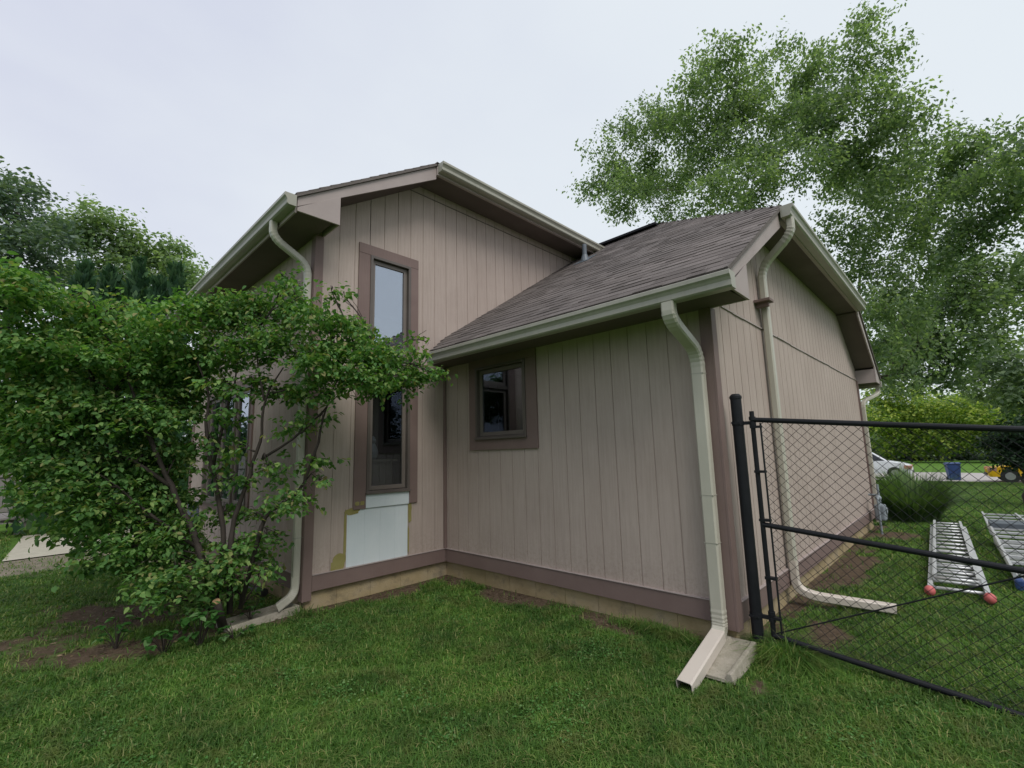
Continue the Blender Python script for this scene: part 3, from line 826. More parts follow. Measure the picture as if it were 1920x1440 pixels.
# ------------------------------------------------------------------ gate and post
post = thing('fence_post', 'thick black steel fence post beside the house corner', 'post', (.10, -3.83, -.2))
mb = MB(); mb.tube([(.10, -3.83, -.25), (.10, -3.83, 1.80)], .043, 20); P('pole', mb, 'black', post, smooth=False)
mb = MB(); mb.tube([(.10, -3.83, 1.795), (.10, -3.83, 1.815), (.10, -3.83, 1.835)], [.048, .048, .03], 20); P('cap', mb, 'black', post)
GX, GY0, GW = .10, -3.945, 2.35
DROP = -.106
gate = thing('chain_link_gate', 'black chain link gate hanging on the post, sagging towards the right', 'gate', (GX, GY0, -.05))
def gp(u, z, d=0): return Vector((GX+d, GY0-u, z+DROP*max(u, 0)))
ZT, ZM_, ZB = 1.61, .775, -.055
for u in (0, GW):
    mb = MB(); mb.tube([gp(u, ZB-.04), gp(u, ZT+.07)], .0185, 12); P('stile', mb, 'black', gate)
for z in (ZT, ZM_, ZB):
    mb = MB(); mb.tube([gp(0, z), gp(GW, z)], .020, 12); P('rail', mb, 'black', gate)
mb = MB(); mb.tube([gp(.02, ZB+.02), gp(1.45, ZM_-.0)], .005, 8); P('truss_rod', mb, 'black', gate)
mb = MB(); mb.box(GX-.004, GX+.012, GY0-.062, GY0-.052, ZB+.02, ZT-.03)
for z in (ZB+.12, .36, .80, 1.18, ZT-.07): mb.box(GX-.022, GX+.022, GY0-.064, GY0+.019, z, z+.02)
P('tension_bar', mb, 'black', gate)
for z in (ZB+.10, ZT-.05):
    mb = MB()
    for zz in (z, z+.045):
        mb.tube([(GX, GY0, zz), (GX, GY0, zz+.03)], .026, 12)
    mb.tube([(GX, -3.83, z+.01), (GX, -3.83, z+.045)], .0475, 14)
    mb.box(GX-.012, GX+.012, GY0+.01, -3.84, z+.012, z+.04)
    mb.tube([(GX-.055, -3.80, z+.03), (GX-.02, -3.80, z+.03)], .008, 8); mb.box(GX-.05, GX-.03, -3.86, -3.80, z+.02, z+.034)
    P('hinge', mb, 'black', gate)
# woven wire: zigzag strands with knuckled tops
mb = MB(); pt_ = .0715; nrow = int((ZT-ZB+.05)/(pt_/2)); U0 = .058
strand = 0; u = U0
rw = .0023
while u < GW-.03:
    pts = []
    for k in range(nrow+1):
        uu = u+(pt_/2 if (k % 2) else 0)
        zz = ZB-.02+k*pt_/2
        if uu > GW: uu = GW
        pts.append(gp(uu, zz, (.0035 if k % 2 else -.0035)))
    mb.tube(pts, rw, 4, cap=False)
    mb.tube([pts[-1], pts[-1]+Vector((.006, -.006, -.014))], rw, 4)
    u += pt_/2*1.0 if False else pt_
    strand += 1
n1 = u
u = U0+pt_
while u < GW-.03:
    pts = []
    for k in range(nrow+1):
        uu = u-(pt_/2 if (k % 2) else 0)
        pts.append(gp(uu, ZB-.02+k*pt_/2, (-.0035 if k % 2 else .0035)))
    mb.tube(pts, rw, 4, cap=False)
    u += pt_
P('wire_mesh', mb, 'black', gate)

# ------------------------------------------------------------------ splash blocks
def splash(name, loc, rz, ln, w0, w1, label):
    t = thing(name, label, 'splash block', loc, rz)
    mb = MB()
    n = 10
    def ring(x, w, h, floor):
        e = .035
        return [(x, -w/2-.01, 0), (x, -w/2+.008, h), (x, -w/2+e, h), (x, -w/2+e+.012, floor), (x, w/2-e-.012, floor), (x, w/2-e, h), (x, w/2-.008, h), (x, w/2+.01, 0)]
    rings = [ring(0, w0, .085, .083)]+[ring(.035+(ln-.035)*i/n, w0+(w1-w0)*i/n, .085-.025*i/n, .05-.028*i/n) for i in range(n+1)]
    vs = [(p[0]+random.uniform(-.002, .002), p[1]+random.uniform(-.002, .002), p[2]+random.uniform(-.0015, .0015)) for r in rings for p in r]
    k = 8
    fs = [(i*k+j, i*k+j+1, (i+1)*k+j+1, (i+1)*k+j) for i in range(len(rings)-1) for j in range(k-1)]
    fs += [tuple(range(k))[::-1], tuple((len(rings)-1)*k+j for j in range(k))]
    mb.add(vs, fs)
    o = mb.build('trough', M['splash'], t, keep=True, bevel=.006)
    return t
splash('splash_block', (-1.93, .12, GZ(-1.9, .1)-.005), pi+.08, .68, .28, .30, 'mossy concrete splash block below the left downspout, beside the shrub bed')
splash('splash_block', (.0, -3.735, GZ(-.0, -3.7)+.018), pi+.03, .62, .23, .25, 'pale concrete splash block beside the pinkish downspout extension near the gate')

# ------------------------------------------------------------------ meters, pipes
t = thing('gas_meter', 'grey gas meter with pipes at the far end of the end wall', 'gas meter', (6.9, -3.9, -.2))
mb = MB(); mb.box(6.78, 7.02, -3.98, -3.82, .02, .30); P('body', mb, 'meter', t, bevel=.03)
mb = MB(); mb.tube([(6.9, -3.99, .2), (6.9, -4.0, .2)], .06, 14); P('dial', mb, 'vase', t)
mb = MB(); mb.tube(smooth_path([(6.82, -3.9, .28), (6.82, -3.9, .42), (6.7, -3.9, .42), (6.7, -3.9, -.25)], .04), .018, 10)
mb.tube(smooth_path([(6.98, -3.9, .28), (6.98, -3.9, .46), (6.98, -3.74, .46)], .04), .018, 10); mb.tube([(6.9, -3.9, .3), (6.9, -3.9, .66)], .02, 10)
P('pipe', mb, 'meter', t)
mb = MB(); mb.sphere((6.82, -3.9, .42), .05); P('regulator', mb, 'meter', t)
t = thing('utility_box', 'blue grey utility box on the left side wall behind the shrub stems', 'utility box', (WM-.06, 4.5, .4))
mb = MB(); mb.box(WM-.11, WM-.003, 4.36, 4.66, .40, .70); P('box', mb, 'meterblue', t, bevel=.006)
mb = MB(); mb.tube([(WM-.05, 4.5, -.2), (WM-.05, 4.5, .41)], .022, 10); P('conduit', mb, 'meterblue', t)
mb = MB(); mb.tube(smooth_path([(-2.0, 3.0, -.16), (-2.02, 1.6, -.15), (-1.98, .86, -.13)], .3), .036, 12); mb.tube([(-1.985, .9, -.132), (-1.98, .83, -.128)], .043, 12)
tag(P('drain_pipe', mb, 'darkpipe', None), 'black drain pipe lying on the soil along the side wall', 'pipe')

# ------------------------------------------------------------------ ladders
def ladder(loc, rz, ln, w, n, feet, label, name='extension_ladder', height=.0, two=True):
    t = thing(name, label, 'ladder', loc, rz)
    for s in (-1, 1):
        mb = MB(); y = s*w/2
        mb.box(.0, ln, y-.014, y+.014, .02, .10); mb.box(.0, ln, y-.026 if s > 0 else y-.002, y+.002 if s > 0 else y+.026, .092, .104); mb.box(0, ln, y-.026 if s > 0 else y-.002, y+.002 if s > 0 else y+.026, .016, .026)
        mb.build('side_rail', M['alu'], t, keep=True)
        if two:
            mb = MB(); y = s*(w/2-.045)
            mb.box(.25, ln+.12, y-.012, y+.012, .11, .175); mb.box(.25, ln+.12, y-.022 if s > 0 else y-.002, y+.002 if s > 0 else y+.022, .168, .178)
            mb.build('fly_rail', M['alu'], t, keep=True)
    for k in range(n):
        x = .14+(ln-.25)*k/(n-1)
        mb = MB(); mb.tube([(x, -w/2, .06), (x, w/2, .06)], .017, 8); mb.build('rung', M['alu'], t, keep=True, smooth=True)
        if two:
            mb = MB(); mb.tube([(x+.12, -w/2+.05, .14), (x+.12, w/2-.05, .14)], .016, 8); mb.build('rung', M['alu'], t, keep=True, smooth=True)
    for s in (-1, 1):
        mb = MB(); mb.sphere((-.035, s*w/2, .06), .052, sc=(1.1, .9, 1)); mb.build('end_cap', M[feet], t, keep=True, smooth=True)
    return t
a = math.atan2(-4.70+4.90, 7.6-2.55)
ladder((2.62, -4.95, GZ(2.6, -4.9)+.012), a, 4.9, .44, 15, 'pink', 'long aluminium ladder lying on the lawn with two pink ball ends')
# step ladder, lying, second item at the frame edge
t = thing('step_ladder', 'aluminium step ladder with dark tool tray and blue feet lying at the right frame edge', 'ladder', (3.5, -5.93, GZ(3.5, -5.4)+.012), .035)
for s in (0, 1):
    for y in (0, .50):
        mb = MB(); z0 = .02+s*.10
        mb.prism([(0, y+s*.03, z0), (3.1, y+s*.03+(-.03 if y == 0 else .03)*0, z0+.12*s), (3.1, y+s*.03, z0+.08+.12*s), (0, y+s*.03, z0+.08)], (0, .026, 0))
        mb.build('side_rail', M['alu'], t, keep=True)
    for k in range(9):
        x = .18+k*.32; z = .07+s*(.10+.12*x/3.1)
        mb = MB(); mb.box(x, x+.075, s*.03+.02, s*.03+.51, z-.012, z+.012); mb.build('step', M['alu'], t, keep=True)
mb = MB()
mb.prism([(3.2, .0, .12), (4.9, .08, .22), (4.9, .10, .30), (3.2, .0, .22)], (0, .026, 0)); mb.prism([(3.2, .52, .12), (4.9, .50, .22), (4.9, .52, .30), (3.2, .52, .22)], (0, .026, 0))
mb.build('rear_frame', M['alu'], t, keep=True)
for k in range(6):
    x = 3.35+k*.28; mb = MB(); mb.box(x, x+.05, .02, .53, .17+.1*(x-3.2)/1.7, .19+.1*(x-3.2)/1.7); mb.build('rear_bar', M['alu'], t, keep=True)
mb = MB(); mb.box(2.75, 3.14, .02, .55, .26, .36); mb.build('tool_tray', M['pvc'], t, keep=True, bevel=.01)
for y in (.0, .50):
    mb = MB(); mb.box(-.09, .05, y-.02, y+.055, .0, .12); mb.build('foot', M['blue'], t, keep=True, bevel=.02)

# ------------------------------------------------------------------ far right: bin, van, yellow car
t = thing('recycling_bin', 'blue wheeled recycling bin standing at the kerb by the road', 'bin', (35.3, -4.3, GZ(35.3, -4.3)), .25)
mb = MB(); b0_, b1_ = .24, .31
vs = [(-b0_, -b0_, .02), (b0_, -b0_, .02), (b0_, b0_, .02), (-b0_, b0_, .02), (-b1_-.03, -b1_, 1.0), (b1_, -b1_, 1.0), (b1_, b1_, 1.0), (-b1_-.03, b1_, 1.0)]
mb.add(vs, [(0, 3, 2, 1), (4, 5, 6, 7), (0, 1, 5, 4), (1, 2, 6, 5), (2, 3, 7, 6), (3, 0, 4, 7)])
for y in (-.18, 0, .18): mb.box(-b1_+.0, -b1_+.02, y-.02, y+.02, .15, .9)
mb.build('body', M['blue'], t, keep=True, bevel=.02)
mb = MB(); mb.prism([(-.37, -.34, 1.0), (.36, -.34, 1.0), (.36, -.34, 1.04), (0, -.34, 1.09), (-.37, -.34, 1.05)], (0, .68, 0)); mb.build('lid', M['blue'], t, keep=True, bevel=.015)
for y in (-.26, .26):
    mb = MB(); mb.tube([(.26, y-.03, .11), (.26, y+.03, .11)], .11, 14); mb.build('wheel', M['rubber'], t, keep=True)

def car(name, label, cat, loc, rz, prof, win, wheels, width, paint_, lampz, glass_y=.0, hood=None):
    t = thing(name, label, cat, loc, rz)
    mb = MB()
    # cross-section loft over half width: 5 slices with tumblehome
    zmax = max(p[1] for p in prof)
    sl = [(-width/2, 0), (-width/2*.985, .6), (-width/2*.8, 1), (width/2*.8, 1), (width/2*.985, .6), (width/2, 0)]
    n = len(prof)
    ys = [-1, -.97, -.86, 0, .86, .97, 1]
    shr = [.93, .985, 1, 1.0, 1, .985, .93]
    vs = []
    cx = sum(p[0] for p in prof)/n; cz = .75
    for yy, s_ in zip(ys, shr):
        for (x_, z_) in prof:
            wy = width/2*(1-.16*max(0, (z_-.95)/(zmax-.95+.01)))
            vs.append((cx+(x_-cx)*s_, yy*wy, cz+(z_-cz)*(s_ if z_ > cz else 1)))
    k = n
    fs = [(i*k+j, i*k+(j+1) % k, (i+1)*k+(j+1) % k, (i+1)*k+j) for i in range(len(ys)-1) for j in range(k)]
    fs += [tuple(range(k))[::-1], tuple((len(ys)-1)*k+j for j in range(k))]
    mb.add(vs, fs)
    mb.build('body', M[paint_], t, keep=True, smooth=False, bevel=.03)
    for w in win:
        for s_ in (-1, 1):
            mb = MB()
            pts = []
            for (x_, z_) in w:
                wy = width/2*(1-.16*max(0, (z_-.95)/(zmax-.95+.01)))
                pts.append((x_, s_*(wy*.985+.012), z_))
            mb.prism(pts, (0, -s_*.03, 0)); mb.build('side_window', M['carglass'], t, keep=True)
    if hood:
        (xa, za), (xb, zb) = hood
        mb = MB(); wa, wb = width/2*.86, width/2*.72
        nx_, nz_ = (za-zb), (xb-xa); l_ = -sqrt(nx_**2+nz_**2)
        o_ = Vector((nx_/l_*.012, 0, nz_/l_*.012)); o_ = o_ if o_.z > 0 else -o_
        mb.prism([Vector((xa, -wa, za))+o_, Vector((xa, wa, za))+o_, Vector((xb, wb, zb))+o_, Vector((xb, -wb, zb))+o_], -o_*2); mb.build('windscreen', M['carglass'], t, keep=True)
    for (x_, r_) in wheels:
        for s_ in (-1, 1):
            mb = MB(); mb.tube([(x_, s_*(width/2-.20), r_), (x_, s_*(width/2+.005), r_)], r_, 22); wh = mb.build('wheel', M['rubber'], t, keep=True)
            mb = MB(); mb.tube([(x_, s_*(width/2-.1), r_), (x_, s_*(width/2+.015), r_)], r_*.62, 18); mb.build('rim', M['rim'], wh, keep=True)
            mb = MB(); mb.tube([(x_, s_*(width/2-.21), r_), (x_, s_*(width/2+.001), r_)], r_*1.18, 22); mb.build('wheel_arch', M['rubber'], t, keep=True)
    xf = max(p[0] for p in prof)
    for s_ in (-1, 1):
        mb = MB(); mb.box(xf-.42, xf-.02, s_*(width/2-.02)-.1, s_*(width/2-.02)+.02, lampz, lampz+.22); mb.build('headlight', M['lamp'], t, keep=True, bevel=.03)
    mb = MB(); mb.box(xf-.12, xf+.03, -width/2*.8, width/2*.8, .38, .5); mb.build('bumper', M['rubber'], t, keep=True, bevel=.02)
    return t
van_prof = [(-2.4, .35), (-2.42, .9), (-2.3, 1.6), (-2.0, 1.85), (-.4, 1.9), (.3, 1.82), (1.25, 1.12), (1.9, 1.0), (2.3, .86), (2.42, .62), (2.4, .3)]
car('van', 'white minivan parked in the road behind the house corner', 'van', (36.6, .05, GZ(37, 1)+.06), -pi/2+.04, van_prof,
    [[(-2.2, 1.1), (-.75, 1.12), (-.75, 1.68), (-2.05, 1.66)], [(-.65, 1.12), (.35, 1.14), (.18, 1.7), (-.65, 1.72)], [(.45, 1.14), (1.05, 1.14), (.35, 1.68)]],
    [(-1.55, .34), (1.5, .34)], 1.95, 'white_car', .62, hood=((1.2, 1.15), (.36, 1.79)))
ycar_prof = [(-2.2, .3), (-2.25, .75), (-2.05, .98), (-1.3, 1.05), (-.7, 1.35), (.1, 1.38), (.95, .98), (1.7, .86), (2.15, .68), (2.22, .45), (2.15, .28)]
car('car', 'low yellow car half hidden by the dark leafy bush at the frame edge', 'car', (34.4, -7.9, GZ(34.4, -8)+.06), pi/2+.06, ycar_prof,
    [[(-1.2, 1.0), (-.1, 1.02), (-.1, 1.3), (-.7, 1.3)], [(0, 1.02), (.75, 1.0), (.1, 1.32)]],
    [(-1.35, .33), (1.35, .33)], 1.8, 'yellow_car', .58, hood=((.9, 1.0), (.15, 1.36)))

# ------------------------------------------------------------------ left background: fence and picnic table
fz0 = -.22
fence = thing('board_fence', 'grey weathered board fence far behind the shrub on the left', 'fence', (-6, 14.2, fz0))
for k in range(64):
    x = -11+k*.155
    mb = MB(); h = 1.75+random.uniform(-.02, .02); y = 14.2+random.uniform(-.006, .006)
    mb.prism([(x, y, fz0-.05), (x+.142, y, fz0-.05), (x+.142, y, fz0+h-.04), (x+.105, y, fz0+h), (x+.037, y, fz0+h), (x, y, fz0+h-.04)], (0, .018, 0))
    P('board', mb, 'wood', fence)
for z in (.35, 1.3):
    mb = MB(); mb.box(-11, -1.1, 14.16, 14.198, fz0+z, fz0+z+.09); P('rail', mb, 'wood', fence)
t = thing('picnic_table', 'weathered wooden picnic table on the patio edge behind the shrub', 'table', (-3.55, 11.2, GZ(-3.5, 11.2)), .1)
for k in range(5):
    mb = MB(); mb.box(-.38+k*.155, -.38+k*.155+.142, -.9, .9, .70, .74); mb.build('table_board', M['wood'], t, keep=True)
for s in (-1, 1):
    for k in range(2):
        mb = MB(); x = s*.68+(k-1)*.15; mb.box(x, x+.14, -.9, .9, .42, .46); mb.build('bench_board', M['wood'], t, keep=True)
    mb = MB(); mb.box(-.8, .8, s*.6-.02, s*.6+.02, .34, .42); mb.box(-.36, .36, s*.6-.021, s*.6+.021, .62, .70); mb.build('cross_beam', M['wood'], t, keep=True)
    for q in (-1, 1):
        mb = MB(); mb.prism([(q*.2, s*.6+.021, .69), (q*.2+.09, s*.6+.021, .69), (q*.6+.09, s*.6+.021, 0), (q*.6, s*.6+.021, 0)], (0, .036, 0)); mb.build('leg', M['wood'], t, keep=True)

# ------------------------------------------------------------------ plants
def inside_house(p, m_=.0):
    x, y, z = p[:, 0], p[:, 1], p[:, 2]
    a = (x > WM-.03-m_) & (y > -.04-m_)
    b = (x > -.04-m_) & (y > -L-.04-m_) & (x < W+.5)
    return a | b
def leaves_mesh(name, pos, nrm, along, length, width, mat, parent=None, fine=False, droop=.25):
    """many small folded leaves in one mesh"""
    n = len(pos)
    a = along/np.linalg.norm(along, axis=1, keepdims=True)
    nn = nrm - a*np.sum(nrm*a, 1, keepdims=True); nn /= np.linalg.norm(nn, axis=1, keepdims=True)+1e-9
    s = np.cross(a, nn)
    Lh = length[:, None]; Wd = width[:, None]
    if fine:    # 6 vertices, two quads folded along the midrib
        base = pos; tip = pos+a*Lh-nn*Lh*droop
        c1 = pos+a*Lh*.3-nn*Lh*droop*.1; c2 = pos+a*Lh*.68-nn*Lh*droop*.45
        l1 = c1+s*Wd*.5+nn*Wd*.12; l2 = c2+s*Wd*.42+nn*Wd*.10
        r1 = c1-s*Wd*.5+nn*Wd*.12; r2_ = c2-s*Wd*.42+nn*Wd*.10
        V = np.stack([base, l1, l2, tip, r2_, r1], 1).reshape(-1, 3)
        idx = np.arange(n)[:, None]*6
        F = np.concatenate([idx+np.array([[0, 1, 2, 3]]), idx+np.array([[0, 3, 4, 5]])], 1).reshape(-1)
        cnt = 2*n
    else:
        base = pos; tip = pos+a*Lh-nn*Lh*droop*.5
        c = pos+a*Lh*.45
        V = np.stack([base, c+s*Wd*.5, tip, c-s*Wd*.5], 1).reshape(-1, 3)
        F = (np.arange(n)[:, None]*4+np.array([[0, 1, 2, 3]])).reshape(-1); cnt = n
    return np_mesh(name, V, F, np.arange(cnt)*4, np.full(cnt, 4), mat, parent)

def unit(n): 
    v = rs.normal(size=(n, 3)); return v/np.linalg.norm(v, axis=1, keepdims=True)
def crown(name, blobs, per_m2, spray, lsize, mat, parent, flat=.75, fine=False, keepout=False, spread=.16, hang=.3, nl=9, gap=0, clump=None):
    P_, Nn, A_ = [], [], []
    for (bx_, by_, bz_, br) in blobs:
        ns = max(4, int(per_m2*br**2))
        u = unit(ns); rad = br*rs.uniform(.35, 1.0, ns)**.6*(1+rs.normal(0, .10, ns))
        c = np.array([bx_, by_, bz_])+u*rad[:, None]*np.array([1, 1, flat])
        if clump:       # gather the sprays into clumps or layered plates
            nc = max(3, int(clump[0]*br)); cc = c[:nc]; sc_ = np.array([clump[1], clump[1], clump[2]])
            c = cc[rs.randint(0, nc, ns)]+rs.normal(0, 1, (ns, 3))*sc_
        if gap:
            f_ = np.sin(c[:, 0]*2.6+np.sin(c[:, 1]*1.9)*1.5)*np.sin(c[:, 1]*2.9+c[:, 2]*1.3)*np.sin(c[:, 2]*3.1+c[:, 0]*1.1)
            kk = rs.uniform(0, 1, ns) > gap+f_*1.6; c = c[kk]; u = u[kk]; ns = len(c)
            if not ns: continue
        out = u*np.array([1, 1, .45])+rs.normal(0, .35, (ns, 3)); out[:, 2] -= hang*.5
        out /= np.linalg.norm(out, axis=1, keepdims=True)
        for k in range(nl):
            t_ = (k/nl-.3)*spray
            p = c+out*t_+rs.normal(0, spread*spray, (ns, 3))
            sd = np.cross(out, np.array([0, 0, 1.])); sd /= np.linalg.norm(sd, axis=1, keepdims=True)+1e-9
            sg = 1 if k % 2 else -1
            al = out*.6+sd*sg*.8+rs.normal(0, .25, (ns, 3)); al[:, 2] -= hang
            nm = np.array([0, 0, 1.])+u*.35+rs.normal(0, .35 if fine else .55, (ns, 3))
            P_.append(p); Nn.append(nm); A_.append(al)
    P_ = np.concatenate(P_); Nn = np.concatenate(Nn); A_ = np.concatenate(A_)
    if keepout:
        k = ~inside_house(P_, .03) & (P_[:, 2] > -.17); P_, Nn, A_ = P_[k], Nn[k], A_[k]
    n = len(P_); ln = lsize*rs.uniform(.65, 1.2, n)
    return leaves_mesh(name, P_, Nn, A_, ln, ln*rs.uniform(.5, .68, n), mat, parent, fine)
def limbs(mb, base, top, blobs, r0, frac=.5, k=7, every=1, wob=.35):
    """trunk from base to top, then a limb into each blob, leaving the trunk below it"""
    base = Vector(base); top = Vector(top); n = 12
    pts = [base.lerp(top, i/n)+Vector((random.uniform(-1, 1), random.uniform(-1, 1), 0))*wob*.25*(i > 0) for i in range(n+1)]
    mb.tube(pts, [r0*(1-.82*i/n) for i in range(n+1)], 10)
    H = (top-base).length
    nodes = [(pts[i], r0*(1-.82*i/n)*.55) for i in range(2, n+1)]
    bl = sorted(blobs[::every], key=lambda b: (Vector(b[:3])-base.lerp(top, .35)).length)
    for b in bl:
        c = Vector(b[:3])
        def cost(nd):
            p = nd[0]; d = (c-p).length
            return d+max(0, p.z-c.z+d*.25)*1.2
        s, rs0 = min(nodes, key=cost)
        d = (c-s).length; rr = max(.012, min(rs0*.72, .02+.02*d))
        o1 = Vector(unit(1)[0])*d*.08; o2 = Vector(unit(1)[0])*d*.08
        q = [s, s.lerp(c, .3)+o1+Vector((0, 0, d*.05)), s.lerp(c, .65)+o2+Vector((0, 0, d*.05)), c]
        q = smooth_path(q, d*.15, 2)
        m_ = len(q); mb.tube(q, [rr*(1-.5*i/(m_-1)) for i in range(m_)], k)
        nodes.append((c, rr*.6)); nodes.append((q[m_//2], rr*.75))
        for _ in range(5):
            e = c+Vector(unit(1)[0])*b[3]*.85; st = q[random.choice((-1, -1, -2, m_//2))]
            mb.tube([st, st.lerp(e, .5)+Vector(unit(1)[0])*b[3]*.12, e], [rr*.35, rr*.22, rr*.08], 5)
def tree(name, label, cat, base, top, blobs, r0, per, spray, ls, leafm, bark='bark', group=None, every=1, **k):
    if base is None:
        m_ = np.mean(np.array(blobs), 0); base = gb(m_[0], m_[1]); top = (m_[0], m_[1], m_[2]+.2)
    t = thing(name, label, cat, base, group=group)
    mb = MB(); limbs(mb, base, top, blobs, r0, every=every); P('trunk', mb, bark, t, smooth=True)
    crown('crown', blobs, per, spray, ls, M[leafm], t, **k)
    return t
BIRCH=[(12.35,4.81,13.18,1.04),(13.55,4.11,14.67,1.19),(11.97,3.18,11.34,1.06),(13.38,2.47,14.99,1.12),(14.94,3.09,13.79,1.44),(14.99,3.02,11.73,0.94),(12.32,0.53,14.0,1.09),(12.93,-0.17,15.72,0.8),(12.26,-0.33,15.84,0.49),(13.71,0.76,13.06,1.26),(12.0,0.17,10.08,0.93),(14.2,-0.65,15.06,1.14),(14.98,-0.29,13.84,1.28),(13.4,-0.7,10.9,1.16),(15.41,-1.72,15.83,1.15),(15.04,-1.79,13.74,1.21),(12.56,-2.09,10.67,1.05),(15.07,-2.93,14.84,0.98),(13.78,-3.24,12.43,1.07),(14.44,-2.98,11.11,1.1),(13.95,-4.01,14.44,0.62),(15.77,-4.22,16.52,0.49),(14.67,-4.43,13.82,0.8),(13.43,-4.59,11.64,0.82),(15.11,-4.12,11.46,1.09),(16.12,-3.6,10.55,1.15),(14.0,-3.34,8.29,0.86),(13.72,-4.82,9.36,0.96),(14.45,-4.96,11.07,0.67),(16.86,-5.79,11.27,0.91),(17.04,-5.49,9.91,1.1),(15.68,-4.32,8.7,1.08),(16.72,-5.05,8.4,0.91),(16.43,-6.45,10.35,0.86),(14.38,-6.19,8.35,0.92),(13.06,-6.94,8.84,0.55),(15.54,-7.04,8.79,0.79),(15.14,-3.65,7.24,0.89),(14.32,-4.44,6.43,0.74),(13.69,-3.87,5.41,0.81),(14.53,-5.75,7.42,0.63),(14.75,-6.66,7.65,0.61),(13.77,-7.58,9.16,0.7),(13.87,-7.62,7.98,0.69),(14.7,-3.77,6.01,0.69),(16.51,-4.2,5.74,0.73),(15.26,-3.63,4.71,0.61),(13.98,-4.45,4.2,0.55),(13.93,-4.0,3.46,0.48),(14.75,-5.18,6.66,0.65)]
MAPLE=[(21.76,-5.74,8.0,1.1),(21.71,-6.68,8.16,0.8),(23.0,-5.25,6.8,1.16),(21.27,-6.31,6.42,1.05),(22.86,-4.28,5.79,0.99),(22.39,-5.41,5.28,0.93),(23.71,-3.27,5.6,1.05),(23.87,-7.14,7.69,0.76),(23.7,-4.62,7.58,0.92),(23.57,-2.54,5.97,0.86),(22.41,-3.88,6.75,0.7),(23.5,-7.74,7.88,0.91),(22.2,-2.82,4.5,0.64),(23.19,-3.6,4.74,0.65),(22.24,-4.48,4.28,0.67),(22.73,-5.27,4.11,0.66),(21.17,-6.15,5.17,0.78)]
OLIVE=[(27.86,-7.14,5.01,1.17),(30.82,-6.24,4.38,1.19),(27.8,-7.29,3.48,1.25),(29.56,-8.41,4.77,1.29),(29.53,-6.14,5.37,0.81),(29.7,-8.3,2.5,1.28)]
YEL1=[(73.52,1.89,7.77,2.37),(74.17,-0.15,7.26,2.91),(72.15,-2.04,4.96,2.76),(71.83,2.65,4.29,2.61),(72.55,0.16,3.48,2.84),(72.22,1.96,1.22,1.72),(72.21,-0.61,1.14,1.95),(72.42,-2.58,1.4,1.91)]
YEL2=[(70.16,-4.93,5.27,2.34),(68.68,-6.97,4.43,2.23),(71.68,-8.52,2.96,2.26),(70.67,-5.91,2.49,2.31),(70.09,-3.64,1.98,1.83),(70.74,-7.41,0.95,2.0),(68.88,-9.41,1.73,2.38)]
HEDGE=[(80.24,4.5,1.25,2.26),(80.39,1.11,0.21,1.74),(80.34,-2.13,-0.14,1.5),(79.9,-4.2,-0.03,1.64),(80.62,-6.18,0.06,1.44),(79.99,3.47,-0.48,1.14)]
DARK=[(15.12,-5.96,1.12,0.48),(15.43,-5.78,1.42,0.37),(15.08,-6.26,1.48,0.5),(14.76,-6.15,0.79,0.25),(14.96,-6.52,0.89,0.49),(14.57,-5.8,0.83,0.15),(14.55,-6.17,1.76,0.34),(15.16,-6.69,1.32,0.61)]
LT1=[(-5.61,17.6,10.21,0.92),(-5.07,18.19,11.07,0.73),(-4.55,17.84,9.7,0.81),(-5.2,16.9,8.57,0.89),(-4.01,15.56,8.86,0.67),(-4.04,16.76,8.12,0.7),(-5.48,18.04,7.35,0.92),(-5.94,17.58,8.75,0.89),(-4.83,16.74,7.15,0.67)]
LT2=[(-3.38,20.65,10.9,0.95),(-2.63,19.91,11.36,0.86),(-1.91,19.74,10.82,0.97),(-2.67,19.48,9.33,0.92),(-3.33,21.96,9.18,0.98),(-0.79,21.01,10.59,0.94),(-1.44,19.59,9.0,0.97),(-0.13,20.24,10.8,0.73),(0.31,19.05,9.79,0.71),(0.06,19.58,9.12,0.92),(1.13,20.98,10.04,0.55),(-0.25,20.97,8.39,0.84)]
